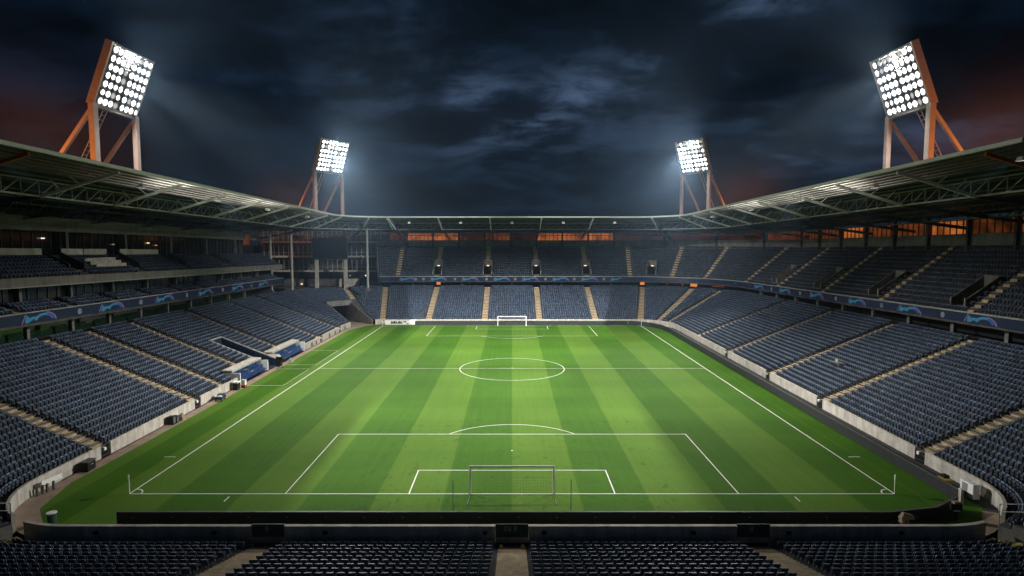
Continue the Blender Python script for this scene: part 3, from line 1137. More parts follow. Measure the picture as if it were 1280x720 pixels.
# parapet, upper glazing, concrete beam, back wall
mb = MB()
for y0, y1 in ((-2, 11.5), (15.0, 32.5), (36.2, 40.6), (40.8, 46.0), (49.3, 60.3)):
    ring_box(mb, sL(y1), sL(y0), 23.45, 23.7, 18.5, 19.8, dz=l_dz)
build_each(mb, 'parapet', M['wall'], left)
mb = MB()
ring_box(mb, L0, L1, 23.4, 27.0, 18.2, 18.45, dz=l_dz)
mb.build('gallery_floor', M['concrete_dark'], left)
for k, y in enumerate(np.arange(-2, 99, 7.0)):
    y1 = min(100.5, y + 7.0)
    d = 0.02 * (109 - y)
    z0, z1 = 18.6 + d, 22.4 + d
    mb = MB()
    mb.box((XL - 26.6, (y + y1) / 2, (z0 + z1) / 2), (0.06, y1 - y - 0.2, z1 - z0))
    w = mb.build('window', M['glass'], left)
    mb = MB()
    for t in np.linspace(y + 0.1, y1 - 0.1, 5):
        mb.box((XL - 26.5, t, (z0 + z1) / 2), (0.1, 0.08, z1 - z0))
    mb.box((XL - 26.49, (y + y1) / 2, z1 - 0.06), (0.08, y1 - y - 0.2, 0.1))
    mb.build('window_frame', M['steel_dark'], w)
    if k % 2 == 0:
        mb = MB()
        mb.box((XL - 25.6, y, (z0 + z1) / 2 + 0.2), (0.55, 0.55, z1 - z0))
        mb.build('column', M['concrete'], left)
for y, z, mm in ((26.5, 22.0, 'bulb_warm'), (36.5, 21.9, 'bulb_white'), (62.0, 21.6, 'bulb_warm'), (52.0, 21.2, 'dimlamp'), (64.5, 21.2, 'bulb_amber')):
    mb = MB()
    mb.box((XL - 26.3, y, z + 0.02 * (80 - y)), (0.2, 0.5, 0.16))
    mb.build('gallery_lamp', M[mm], left)
mb = MB()
ring_box(mb, L0, L1, 24.9, 25.3, 22.35, 24.35, dz=l_dz)
mb.build('gallery_beam', M['concrete'], left)
mb = MB()
ring_box(mb, L0, L1, 29.0, 29.3, 8.0, 25.5, dz=l_dz)
mb.build('back_wall', M['concrete_dark'], left)
mb = MB()
ring_box(mb, L0, L1, 24.4, 24.9, 22.9, 23.05, dz=l_dz)
mb.build('gallery_rail', M['steel_dark'], left)
mb = MB()
p = [pt(L0 - 0.03, o, 0) for o in (17.8, 29.0)]
for (z0, z1, o0, o1) in ((11.0, 11.4, 17.9, 26), (8.0, 11.0, 21, 29), (15.1, 16.0, 18, 24), (11.4, 15.0, 21, 29), (16.0, 18.4, 21.5, 29), (18.4, 22.4, 26, 29)):
    a_, b_ = pt(L0 - 0.02, o0, z0), pt(L0 - 0.02, o1, z0)
    mb.quad((a_[0], a_[1], z0), (b_[0], b_[1], z0), (b_[0], b_[1], z1), (a_[0], a_[1], z1))
mb.build('end_wall', M['concrete_dark'], left)
mb = MB()
mb.box((XL - 24.6, 100.4, 22.6), (1.6, 0.2, 2.6))
mb.build('lit_panel', M['win_mid'], left)

# ------------------------------------------------------------------ roofs
def rdz(s): return 0.022 * yb(s)
ZE, ZB = 28.75, 25.15
def roof_z(o): return ZE + (ZB - ZE) * (o - 2.5) / 31.5
def build_roof(parent, a, b, rafters, orange=()):
    mb = MB()
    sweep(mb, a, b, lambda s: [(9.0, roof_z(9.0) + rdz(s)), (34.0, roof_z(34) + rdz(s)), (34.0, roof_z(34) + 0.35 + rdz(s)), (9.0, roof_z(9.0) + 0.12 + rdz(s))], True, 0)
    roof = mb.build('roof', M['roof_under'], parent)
    mb = MB()
    sweep(mb, a, b, lambda s: [(2.6, ZE + rdz(s) - 0.01), (9.0, roof_z(9.0) + rdz(s) - 0.01)])
    mb.build('roof_glazing', M['glazing'], roof)
    mb = MB()
    ring_box(mb, a, b, 2.35, 2.62, ZE - 0.22, ZE + 0.16, dz=rdz)
    mb.build('edge_beam', M['white'], roof)
    mb = MB()
    for o in (3.4, 4.5, 5.6, 6.7, 7.8, 8.9, 11.0, 14, 18, 22, 26, 30):
        z = roof_z(o)
        w = 0.07 if o < 9 else 0.1
        ring_box(mb, a, b, o - w, o + w, z - 0.26, z - 0.05, dz=rdz)
    pu = mb.build('purlin', M['steel_dark'], roof)
    # lattice girder parallel to the edge
    mb = MB()
    og = 12.2
    zt, zl = roof_z(og) - 0.3, 25.55
    ring_box(mb, a, b, og - 0.11, og + 0.11, zl - 0.11, zl + 0.11, dz=rdz)
    ring_box(mb, a, b, og - 0.09, og + 0.09, zt - 0.09, zt + 0.09, dz=rdz)
    s = a + 0.3
    while s < b - 0.3:
        st = 2.6 / scale_at(s, og)
        e = min(s + st, b - 0.05)
        mb.beam(pt(s, og, zl + rdz(s)), pt(s, og, zt + rdz(s)), 0.09)
        mb.beam(pt(s, og, zt + rdz(s)), pt(e, og, zl + rdz(e)), 0.09)
        s = e
    mb.build('lattice_girder', M['steel'], roof)
    mb = MB()
    og = 24.0
    zt, zl = roof_z(og) - 0.3, 23.9
    ring_box(mb, a, b, og - 0.09, og + 0.09, zl - 0.09, zl + 0.09, dz=rdz)
    s = a + 0.3
    while s < b - 0.3:
        st = 2.6 / scale_at(s, og)
        e = min(s + st, b - 0.05)
        mb.beam(pt(s, og, zl + rdz(s)), pt(s, og, zt + rdz(s)), 0.08)
        mb.beam(pt(s, og, zt + rdz(s)), pt(e, og, zl + rdz(e)), 0.08)
        s = e
    mb.build('lattice_girder', M['steel_dark'], roof)
    for q in rafters:
        mb = MB()
        d = rdz(q)
        A = (3.0, ZE - 0.45 + d)
        B = (12.2, 25.55 + d)
        Cc = (32.0, 22.9 + d)
        mb.beam(pt(q, *A), pt(q, *B), 0.26, 0.36)
        mb.beam(pt(q, *B), pt(q, *Cc), 0.28, 0.5, 1)  # dark inner run stands in for the shade deep under the roof
        for f in (0.25, 0.5, 0.75):
            o = A[0] + (B[0] - A[0]) * f
            z = A[1] + (B[1] - A[1]) * f
            if o < 11: mb.beam(pt(q, o, z), pt(q, o + 1.2, roof_z(o + 1.2) - 0.2 + d), 0.10)
        for f in (0.12, 0.3, 0.5, 0.7):
            o = B[0] + (Cc[0] - B[0]) * f
            z = B[1] + (Cc[1] - B[1]) * f
            mb.beam(pt(q, o, z), pt(q, o + 2.4, roof_z(o + 2.4) - 0.2 + d), 0.12, None, 1)
        mb.build('rafter', [M['orange_lit_steel'] if q in orange else M['white'], M['steel_dark']], roof)
    return roof
rY = [-7 + 13 * k for k in range(9)]
oR, oL = [sR(5.5)], [sL(5.5)]
rRy = [sR(y) for y in (18.5, 31.5, 45, 58, 71, 84, 97)] + oR
rLy = [sL(y) for y in (18.5, 31.5, 45, 58, 71, 84, 97)] + oL
build_roof(right, sR(-14 if False else 0.7), S_NE, rRy + [sA(25)], oR)
build_roof(far, S_NE, sA(135), [sA(65), sA(90)] + [sF(x) for x in (22, 8, -6, -20)] + [sA(92), sA(115)])
build_roof(left, sA(135), sL(0.7), rLy + [sA(155)], oL)

# small floodlights hanging under the roof
def hang_lamp_proto():
    t = thing('hanging_floodlight', '', 'floodlight', (0, 0, 0))
    mb = MB()
    mb.tube((0, 0, 0), (0, 0, -0.9), 0.035, 6)
    mb.build('drop_rod', M['steel_dark'], t)
    mb = MB()
    mb.hexa([(-0.5, -0.4, -1.15), (0.35, -0.4, -1.3), (0.35, 0.4, -1.3), (-0.5, 0.4, -1.15),
             (-0.3, -0.3, -0.8), (0.25, -0.3, -0.9), (0.25, 0.3, -0.9), (-0.3, 0.3, -0.8)])
    hs = mb.build('lamp_housing', M['white'], t)
    mb = MB()
    mb.quad((-0.4, -0.34, -1.185), (0.3, -0.34, -1.31), (0.3, 0.34, -1.31), (-0.4, 0.34, -1.185))
    mb.build('lens', M['lamp_mid'], hs)
    return t
HL = hang_lamp_proto()
HANG_LIT = []
first = True
def hang(s, o, label):
    global first
    st = station(s)
    loc = pt(s, o, roof_z(o) - 0.25 + rdz(s))
    rz = math.atan2(-st[3], -st[2])
    if first:
        HL.location = loc
        HL.rotation_euler = (0, 0, rz)
        HL['label'] = label
        HL['group'] = 'small floodlights under the roof'
        first = False
    else:
        copy_tree(HL, loc, rz, label, 'small floodlights under the roof')
sides = (('left', sL), ('right', sR))
for nm, f in sides:
    for y, o, w, pw in ((2, 3.6, 'beside the orange-lit rafter', 34000), (24, 3.8, 'below the bright roof edge', 6000), (43, 3.6, 'just past the bright roof edge', 24000),
                    (63, 3.8, 'halfway along the roof', 16000), (85, 3.8, 'towards the far corner', 40000)):
        q = f(y)
        HANG_LIT.append((pt(q, o, roof_z(o) - 0.25 + rdz(q)), 0.0 if nm == 'left' else PI, ((-27 if nm == 'left' else 27), y + 2, 0) if y > 10 else (0, 1.5, 1.5), pw, 125 if y > 10 else 26))
        hang(f(y), o, 'white hanging floodlight under the %s roof, %s' % (nm, w))
for k, x in enumerate((-28, -14, 0, 14, 28)):
    hang(sF(x), 4.0, 'small white floodlight under the far roof, %s from the left' % ORD[k + 1])

# ------------------------------------------------------------------ near stand (foreground)
aN = [sN(-18.2), sN(0.0), sN(18.0)]
mb = MB()
rows(mb, NEAR, sA(249), TOTAL, aN, label='near', pitch=0.65, aisle_hw=1.04)
def near_arc_right():
    pass
mb.build('terrace', M['terrace'], near)
mb = MB()
rows(mb, NEAR, 0.0, sA(-71), [], label='near_right', pitch=0.65)
mb.build('terrace', M['terrace'], near)
for q in aN: stairs(near, NEAR, q, 2.05)
for deg, rr in ((245, (0, 9)), (-67, (0, 9))):
    mb = MB()
    st = station(sA(deg))
    for i in range(8):
        o0 = 0.3 + 0.8 * i
        z = -0.1 + 0.2 * i
        for w, mm in ((0.0, 0),):
            p0, p1 = sA(deg - 3.5), sA(deg + 3.5)
            mb.hexa([pt(p0, o0, z - 0.4), pt(p1, o0, z - 0.4), pt(p1, o0 + 0.5, z - 0.4), pt(p0, o0 + 0.5, z - 0.4),
                     pt(p0, o0, z), pt(p1, o0, z), pt(p1, o0 + 0.5, z), pt(p0, o0 + 0.5, z)])
    mb.build('stairs', M['step_edge'], near)  # yellow light in this passage is painted into the step colour
mb = MB()
def near_wall(a, b):
    n = max(1, int(round((b - a) / 6.5)))
    for k in range(n):
        p, q = a + (b - a) * k / n, a + (b - a) * (k + 1) / n
        ring_box(mb, p + 0.012, q - 0.012, -0.02, 0.2, -1.2, 1.2)
gN = [sN(-18.2), sN(0.0), sN(18.0)]
edges = [sA(247)] + sum([[q - 1.22, q + 1.22] for q in gN], []) + [TOTAL]
for k in range(0, len(edges), 2): near_wall(edges[k], edges[k + 1])
near_wall(0.0, sA(-69))
nw = mb.build('front_wall', M['wall'], near)
mb = MB()
for k in range(0, len(edges), 2):
    ring_box(mb, edges[k], edges[k + 1], -0.08, 0.26, 1.205, 1.26)
ring_box(mb, 0.0, sA(-69), -0.08, 0.26, 1.205, 1.26)
mb.build('wall_cap', M['wall'], near)
# small dark fixtures on the back of the wall
for x in (-22.2, -13.9, -2.0, 2.4, 13.5, 20.6, -31, 29):
    mb = MB()
    mb.box((x, YN - 0.26, 0.75), (0.34, 0.1, 0.26))
    mb.build('socket_box', M['black'], near)
def text_mesh(body, size, ext=0.006):
    cu = bpy.data.curves.new('txt', 'FONT')
    cu.body = body
    cu.size = size
    cu.extrude = ext
    cu.align_x = 'CENTER'
    cu.align_y = 'CENTER'
    ob = bpy.data.objects.new('txt', cu)
    col.objects.link(ob)
    bpy.context.view_layer.update()
    me = bpy.data.meshes.new_from_object(ob)
    bpy.data.objects.remove(ob)
    return me
for x, tx in ((-18.2, '8'), (0.0, '05 8'), (18.0, '8')):
    mb = MB()
    mb.box((x, YN - 0.05, 0.85), (2.43, 0.12, 0.98))
    gt = mb.build('gate', M['gate_green'], near)
    me = text_mesh(tx, 0.55)
    me.materials.append(M['letter'])
    ob = link('gate_number', me, gt)
    ob.rotation_euler = (PI / 2, 0, 0)
    ob.location = (x - 0.1, YN - 0.12, 0.98)
    mb = MB()
    mb.box((x, YN - 0.10, 0.13), (2.43, 0.10, 0.44))
    mb.build('kick_plate', M['wall'], gt)
# yellow step markings by the central stairs
mb = MB()
for sx in (-1, 1):
    mb.box((sx * 0.78, YN - 0.95, -0.02), (0.26, 0.7, 0.12))
build_each(mb, 'step_edge', M['step_edge'], near)
mb = MB()
mb.quad((-60, YN - 15.5, 4.2), (60, YN - 15.5, 4.2), (60, YN - 19, 4.2), (-60, YN - 19, 4.2))
mb.build('rear_walkway', M['terrace'], near)

# ------------------------------------------------------------------ seats
def seat_shape(detail):
    """local: +x points away from the pitch (backwards). origin on the tread."""
    back = MB()
    w = 0.235
    if detail:
        # curved shell, 3 strips wide, rounded top
        for sgn, xo in ((0, 0.0),):
            pass
        xs = [(-w, 0.03), (-w * 0.5, -0.0 + 0.055), (w * 0.5, 0.055), (w, 0.03)]
        prof = [(0.38, 0.10, 1.0), (0.58, 0.16, 1.0), (0.72, 0.20, 0.98), (0.78, 0.21, 0.84)]
        def P(j, k, off):
            z, x, sc = prof[k]
            y, bow = xs[j]
            return (x + bow + off, y * sc, z)
        for k in range(3):
            for j in range(3):
                back.quad(P(j, k, 0.03), P(j + 1, k, 0.03), P(j + 1, k + 1, 0.03), P(j, k + 1, 0.03))
                back.quad(P(j, k + 1, -0.015), P(j + 1, k + 1, -0.015), P(j + 1, k, -0.015), P(j, k, -0.015))
        for j in range(3):
            back.quad(P(j, 3, 0.03), P(j + 1, 3, 0.03), P(j + 1, 3, -0.015), P(j, 3, -0.015))
            back.quad(P(j + 1, 0, 0.03), P(j, 0, 0.03), P(j, 0, -0.015), P(j + 1, 0, -0.015))
        for k in range(3):
            back.quad(P(0, k, 0.03), P(0, k + 1, 0.03), P(0, k + 1, -0.015), P(0, k, -0.015))
            back.quad(P(3, k + 1, 0.03), P(3, k, 0.03), P(3, k, -0.015), P(3, k + 1, -0.015))
    else:
        for (z0, x0, z1, x1, w0, w1) in ((0.42, 0.12, 0.77, 0.24, w, w * 0.93),):
            back.hexa([(x0 - 0.03, -w0, z0), (x0 + 0.03, -w0, z0), (x0 + 0.03, w0, z0), (x0 - 0.03, w0, z0),
                       (x1 - 0.03, -w1, z1), (x1 + 0.03, -w1, z1), (x1 + 0.03, w1, z1), (x1 - 0.03, w1, z1)])
    pan = MB()        # tipped-up pan
    pan.hexa([(-0.05, -w * 0.88, 0.36), (0.04, -w * 0.88, 0.34), (0.04, w * 0.88, 0.34), (-0.05, w * 0.88, 0.36),
              (-0.02, -w * 0.88, 0.66), (0.075, -w * 0.88, 0.68), (0.075, w * 0.88, 0.68), (-0.02, w * 0.88, 0.66)])
    fr = MB()
    fr.box((0.12, 0, 0.19), (0.20, 0.06, 0.38))
    if detail:
        fr.beam((0.0, -w - 0.02, 0.36), (0.26, -w - 0.02, 0.36), 0.03, 0.05)
        fr.beam((0.0, w + 0.02, 0.36), (0.26, w + 0.02, 0.36), 0.03, 0.05)
        fr.beam((0.10, -w, 0.34), (0.10, w, 0.34), 0.04, 0.04)
    return back, pan, fr

# camera for choosing the largest seats
CAM = (0.0, -51.83, 22.46)
TH = 0.0791
FPX = 751.5
def project(x, y, z):
    c, s = math.cos(TH), math.sin(TH)
    dy, dz_ = y - CAM[1], z - CAM[2]
    zc = dy * c - dz_ * s
    yc = dy * s + dz_ * c
    return 640 + FPX * x / zc, 360 - FPX * yc / zc, zc
cand = []
for k, (x, y, z, yaw, lab, i) in enumerate(SEATS):
    if lab not in ('near', 'near_right'): continue
    u, v, d = project(x, y, z + 0.7)
    if 4 < u < 1276 and v < 719 and lab == 'near' and abs(x) < 32.3:
        cand.append((d, k))
cand.sort()
picked = [k for d, k in cand[:300]]
pickset = set(picked)
back, pan, fr = seat_shape(True)
proto = thing('stadium_seat', '', 'seat', (0, 0, 0))
back.build('backrest', M['seat'], proto)
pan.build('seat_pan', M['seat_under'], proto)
fr.build('bracket', M['steel_dark'], proto)
# group the picked seats into blocks so that each can be named by row and by place beside a flight of stairs
blocks = {}
for k in picked:
    x, y, z, yaw, lab, i = SEATS[k]
    blk = 0 if x < -18.2 else 1 if x < 0 else 2 if x < 18 else 3
    blocks.setdefault((i, blk), []).append(k)
allrow = {}
for k, (x, y, z, yaw, lab, i) in enumerate(SEATS):
    if lab == 'near' and abs(x) < 60:
        blk = 0 if x < -18.2 else 1 if x < 0 else 2 if x < 18 else 3
        allrow.setdefault((i, blk), []).append((x, k))
pos = {}
desc = ['left of the left stairs', 'left of the central stairs', 'right of the central stairs', 'right of the right stairs']
for key, lst in allrow.items():
    lst.sort(reverse=key[1] in (0, 1))
    for n, (x, k) in enumerate(lst):
        pos[k] = (key[0], key[1], n + 1)
firstseat = True
for k in picked:
    x, y, z, yaw, lab, i = SEATS[k]
    i_, blk, n = pos[k]
    label = 'dark navy seat, %s row behind the foreground wall, %s %s' % (ordw(i + 1), ordw(n), desc[blk])
    if firstseat:
        proto.location = (x, y, z)
        proto.rotation_euler = (0, 0, yaw)
        tag(proto, label, 'seat', 'seats in the foreground stand')
        firstseat = False
    else:
        copy_tree(proto, (x, y, z), yaw, label, 'seats in the foreground stand')

# every other seat: one object
rest = [t for k, t in enumerate(SEATS) if k not in pickset]
def seats_mesh(lst, detail):
    b_, p_, f_ = seat_shape(detail)
    bv = np.array(b_.v + p_.v + f_.v, dtype=np.float32)
    nb, npn = len(b_.v), len(p_.v)
    faces = list(b_.f) + [tuple(q + nb for q in f) for f in p_.f] + [tuple(q + nb + npn for q in f) for f in f_.f]
    mi = np.array([0] * len(b_.f) + [2] * len(p_.f) + [1] * len(f_.f), dtype=np.int32)
    fa = np.array(faces, dtype=np.int64)
    A = np.array([t[:4] for t in lst], dtype=np.float64)
    N = len(A)
    yaw = A[:, 3] + rng.normal(0, 0.012, N)
    c, s = np.cos(yaw)[:, None], np.sin(yaw)[:, None]
    X = bv[None, :, 0] * c - bv[None, :, 1] * s + A[:, 0:1]
    Y = bv[None, :, 0] * s + bv[None, :, 1] * c + A[:, 1:2]
    Z = np.repeat(bv[None, :, 2], N, 0) + A[:, 2:3] + rng.normal(0, 0.006, N)[:, None]
    V = np.stack([X, Y, Z], -1).reshape(-1, 3).astype(np.float32)
    F_ = (fa[None] + (np.arange(N) * len(bv))[:, None, None]).reshape(-1, 4)
    return V, F_, np.tile(mi, N)
nearl = [t for t in rest if t[4] in ('near', 'near_right')]
othr = [t for t in rest if t[4] not in ('near', 'near_right')]
V1, F1, m1 = seats_mesh(nearl, True)
V2, F2, m2 = seats_mesh(othr, False)
V = np.concatenate([V1, V2])
F_ = np.concatenate([F1, F2 + len(V1)])
mi = np.concatenate([m1, m2])
me = bpy.data.meshes.new('seat_rows')
me.vertices.add(len(V))
me.vertices.foreach_set('co', V.ravel())
me.loops.add(F_.size)
me.loops.foreach_set('vertex_index', F_.ravel().astype(np.int32))
me.polygons.add(len(F_))
me.polygons.foreach_set('loop_start', (np.arange(len(F_)) * 4).astype(np.int32))
me.materials.append(M['seat'])
me.materials.append(M['steel_dark'])
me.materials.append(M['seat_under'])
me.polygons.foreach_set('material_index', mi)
tint = np.concatenate([np.repeat(rng.normal(0, 0.2, len(nearl)), len(F1) // max(1, len(nearl))),
                       np.repeat(rng.normal(0, 0.2, len(othr)), len(F2) // len(othr))]).astype(np.float32)
at = me.attributes.new('tint', 'FLOAT', 'FACE')
at.data.foreach_set('value', tint)
me.update(calc_edges=True)
o = link('seat_rows', me)
tag(o, 'thousands of empty navy blue seats in rows on every stand', 'seats', kind='stuff')
print('SEATS', len(SEATS), 'faces', len(F_))

# ------------------------------------------------------------------ advertising boards round the pitch
def board(name, label, pts_, h, m, thick=0.16, joints=2.5):
    t = thing(name, label, 'advertising board', (pts_[0][0], pts_[0][1], 0), world=True)
    mb = MB()
    jm = MB()
    for (x0, y0), (x1, y1) in zip(pts_, pts_[1:]):
        L = math.hypot(x1 - x0, y1 - y0)
        n = max(1, int(round(L / joints)))
        for k in range(n):
            f0, f1 = k / n + 0.002 / L, (k + 1) / n - 0.002 / L
            mb.beam((x0 + (x1 - x0) * f0, y0 + (y1 - y0) * f0, h / 2 + 0.03), (x0 + (x1 - x0) * f1, y0 + (y1 - y0) * f1, h / 2 + 0.03), thick, h)
    mb.build('panel', M[m], t)
    for (x0, y0), (x1, y1) in zip(pts_, pts_[1:]):
        jm.beam((x0, y0, h + 0.05), (x1, y1, h + 0.05), thick + 0.05, 0.04)
    jm.build('top_rail', M['steel_dark'], t)
    return t
rpts = [(38.45, -1.8), (38.55, 94.0), (38.0, 99.0), (36.2, 103.6), (33.0, 106.4), (31.0, 107.2)]
board('advertising_board', 'long blank charcoal board along the right touchline', rpts, 1.05, 'board')
board('advertising_board', 'blank charcoal board behind the far goal', [(30.9, 107.25), (-25.8, 107.25)], 1.0, 'board_far')
nb_ = board('advertising_board', 'black back of the long board behind the foreground goal', [(-31.3, -5.75), (30.0, -5.75), (34.2, -4.9), (37.4, -2.9)], 0.98, 'black')
mb = MB()
for x in np.arange(-30, 30, 3.05):
    mb.box((x, -5.87, 0.62), (0.16, 0.05, 0.12))
build_each(mb, 'connector', M['steel_dark'], nb_)
t = thing('advertising_board', 'short white board with bold black shapes by the far left corner', 'advertising board', (-30, 107.4, 0), world=True)
mb = MB()
mb.box((-29.9, 107.4, 0.6), (7.9, 0.12, 1.15))
mb.build('panel', M['white'], t)
mb = MB()
x = -32.3
for w, h, z in ((0.55, 0.6, 0.6), (0.5, 0.7, 0.62), (0.3, 0.66, 0.6), (0.2, 0.3, 0.5), (0.45, 0.7, 0.62), (0.4, 0.62, 0.58), (0.18, 0.2, 0.35), (0.8, 0.25, 0.8), (0.5, 0.2, 0.3)):
    mb.box((x + w / 2, 107.325, z), (w, 0.03, h))
    x += w + 0.1
mb.build('bold_mark', M['black'], t)
t2 = thing('end_post', 'pale post at the near end of the right touchline board', 'post', (38.4, -2.0, 0), world=True)
mb = MB()
mb.box((38.35, -2.05, 0.62), (0.25, 0.3, 1.3))
mb.build('shaft', M['wall'], t2)
mb = MB()
mb.box((38.35, -2.05, 1.30), (0.32, 0.36, 0.06))
mb.build('cap', M['white'], t2)

# ------------------------------------------------------------------ goals
def goal(loc, rz, label, netm):
    t = thing('football_goal', label, 'goal', loc, rz, group='goals on the pitch')
    mb = MB()
    for x in (-3.72, 3.72):
        mb.tube((x, 0, 0), (x, 0, 2.5), 0.09, 12)
    mb.tube((-3.79, 0, 2.5), (3.79, 0, 2.5), 0.09, 12)
    mb.build('frame', M['white'], t)
    for x in (-3.72, 3.72):
        mb = MB()
        mb.tube((x, 0, 0.04), (x * 1.02, -2.3, 0.04), 0.03, 6)
        mb.build('ground_bar', M['steel'], t)
    for x in (-4.85, 4.85):
        mb = MB()
        mb.tube((x, -3.9, 0), (x, -3.9, 2.9), 0.04, 6)
        mb.build('net_pole', M['steel'], t)
    net = MB()
    n = 30
    r = 0.003
    dep = 2.3
    def strip(a, b):
        net.beam(a, b, r * 2, r * 2)
    for i in range(n + 1):
        x = -3.66 + 7.32 * i / n
        strip((x, -0.02, 2.44), (x, -dep, 2.40))
        strip((x, -dep, 2.40), (x, -dep, 0.03))
    for j in range(10):
        y = -dep * j / 9
        strip((-3.66, y, 2.44), (3.66, y, 2.44)) if j else None
        strip((-3.68, y, 0.03), (-3.68, y, 2.42))
        strip((3.68, y, 0.03), (3.68, y, 2.42))
    for j in range(10):
        z = 0.05 + 2.35 * j / 9
        strip((-3.66, -dep, z), (3.66, -dep, z))
        strip((-3.68, 0, z), (-3.68, -dep, z))
        strip((3.68, 0, z), (3.68, -dep, z))
    net.build('net', netm, t)
    return t
netd = mat('thin_net', (0.10, 0.13, 0.07), 0.9)
goal((0, 0, 0), 0, 'white football goal in the foreground with two net poles behind it', netd)
goal((0, 105, 0), PI, 'small white goal at the far end before the dark board', M['net'])

# ------------------------------------------------------------------ corner flags
def corner_flag(x, y, label, rz):
    t = thing('corner_flag', label, 'corner flag', (x, y, 0), rz, group='corner flags')
    mb = MB()
    mb.tube((0, 0, 0), (0, 0, 1.75), 0.045, 8)
    mb.build('pole', M['line'], t)
    mb = MB()
    P = []
    for i in range(4):
        u = 0.32 * i / 3
        P.append((u, 0.05 * math.sin(i * 1.7), 1.72 - 0.25 * u))
    for i in range(3):
        a, b = P[i], P[i + 1]
        mb.quad(a, b, (b[0] * 0.8, b[1], b[2] - 0.42), (a[0] * 0.8, a[1], a[2] - 0.42))
    mb.build('flag', M['white'] if y < 50 else M['navy'], t)
corner_flag(-34, 0, 'white corner flag at the bottom left of the pitch', 2.6)
corner_flag(34, 0, 'white corner flag at the bottom right of the pitch', 1.2)
corner_flag(-34, 105, 'corner flag at the far left by the tunnel mouth', 0.5)
corner_flag(34, 105, 'corner flag at the far right below the radial stairs', 2.2)

# ------------------------------------------------------------------ dugouts
def dugout(y0, y1, label):
    t = thing('dugout', label, 'dugout', (-43.0, (y0 + y1) / 2, 0), world=True, group='dugouts beside the left touchline')
    xb, xf = -45.0, -42.1
    mb = MB()
    mb.hexa([(xb, y0, 2.05), (xf - 1.35, y0, 1.95), (xf - 1.35, y1, 1.95), (xb, y1, 2.05), (xb, y0, 2.34), (xf - 1.35, y0, 2.26), (xf - 1.35, y1, 2.26), (xb, y1, 2.34)])
    mb.build('roof', M['wall'], t)
    mb = MB()
    mb.box((xb + 0.1, (y0 + y1) / 2, 1.0), (0.15, y1 - y0 - 0.5, 2.1))
    mb.build('rear_wall', M['navy'], t)
    for y in (y0 + 0.13, y1 - 0.13):
        mb = MB()
        mb.box(((xb + xf) / 2 - 0.05, y, 0.93), (xf - xb - 0.2, 0.22, 1.84))
        mb.build('end_wall', M['white'], t)
    for k, (x, z) in enumerate(((-42.75, 0.1), (-43.75, 0.5))):
        n = int((y1 - y0 - 0.9) / 0.55)
        for j in range(n):
            y = y0 + 0.6 + (y1 - y0 - 1.2) * j / (n - 1)
            if k == 0 and j == 0:
                b = MB()
                b.hexa([(-0.22, -0.23, 0.32), (0.24, -0.23, 0.32), (0.24, 0.23, 0.32), (-0.22, 0.23, 0.32),
                        (-0.22, -0.23, 0.42), (0.24, -0.23, 0.45), (0.24, 0.23, 0.45), (-0.22, 0.23, 0.42)])
                b.hexa([(-0.30, -0.23, 0.42), (-0.20, -0.23, 0.42), (-0.20, 0.23, 0.42), (-0.30, 0.23, 0.42),
                        (-0.42, -0.21, 1.15), (-0.33, -0.21, 1.15), (-0.33, 0.21, 1.15), (-0.42, 0.21, 1.15)])
                b.box((-0.05, 0, 0.16), (0.2, 0.3, 0.32))
                ob = b.build('seat', M['bench_blue'], t)
                base = ob
            else:
                ob = base.copy()
                col.objects.link(ob)
            ob.parent = t
            ob.matrix_parent_inverse = Matrix.Translation(-Vector(t.location))
            ob.location = (x, y, z)
    mb = MB()
    mb.box((-43.9, (y0 + y1) / 2, 0.27), (1.4, y1 - y0 - 0.6, 0.46))
    mb.build('plinth', M['concrete'], t)
dugout(40.2, 51.0, 'nearer white-roofed dugout with two rows of blue seats')
dugout(56.0, 69.6, 'farther white-roofed dugout with blue seats, beyond the navy stairwell')

# ------------------------------------------------------------------ things standing about
def simple(name, label, cat, loc, parts, rz=0.0):
    t = thing(name, label, cat, loc, rz)
    for nm, m, fn in parts:
        mb = MB()
        fn(mb)
        if nm in ('wheel', 'leg', 'rack'): build_each(mb, nm, M[m], t)
        else: mb.build(nm, M[m], t)
    return t
def rbox(c, s, rz=0): return lambda mb: mb.box(c, s, rz)
simple('equipment_case', 'black equipment case against the left wall near the foreground corner', 'case', (-41.6, 5.6, 0),
       [('case', 'black', rbox((0, 0, 0.45), (0.7, 1.3, 0.85))), ('lid', 'steel_dark', rbox((0, 0, 0.92), (0.76, 1.36, 0.09))), ('handle', 'steel', rbox((0.38, 0, 0.6), (0.05, 0.4, 0.06)))], 0.1)
simple('speaker_box', 'taller dark speaker box standing at the foot of the left wall', 'speaker', (-41.7, 20.3, 0),
       [('cabinet', 'black', rbox((0, 0, 0.5), (0.7, 0.65, 1.0))), ('grille', 'steel_dark', rbox((0.36, 0, 0.55), (0.03, 0.5, 0.7)))])
simple('speaker_box', 'shorter dark speaker box between the taller one and a tan sack', 'speaker', (-41.65, 21.05, 0),
       [('cabinet', 'black', rbox((0, 0, 0.42), (0.6, 0.6, 0.85))), ('grille', 'steel_dark', rbox((0.31, 0, 0.45), (0.03, 0.45, 0.6)))])
def sack(mb):
    mb.hexa([(-0.35, -0.55, 0), (0.35, -0.5, 0), (0.4, 0.5, 0), (-0.4, 0.55, 0), (-0.22, -0.4, 0.5), (0.25, -0.35, 0.45), (0.2, 0.3, 0.55), (-0.2, 0.35, 0.6)])
    mb.hexa([(-0.2, -0.35, 0.5), (0.22, -0.3, 0.45), (0.18, 0.25, 0.55), (-0.18, 0.3, 0.6), (-0.12, -0.2, 0.72), (0.12, -0.18, 0.7), (0.1, 0.12, 0.75), (-0.1, 0.15, 0.78)])
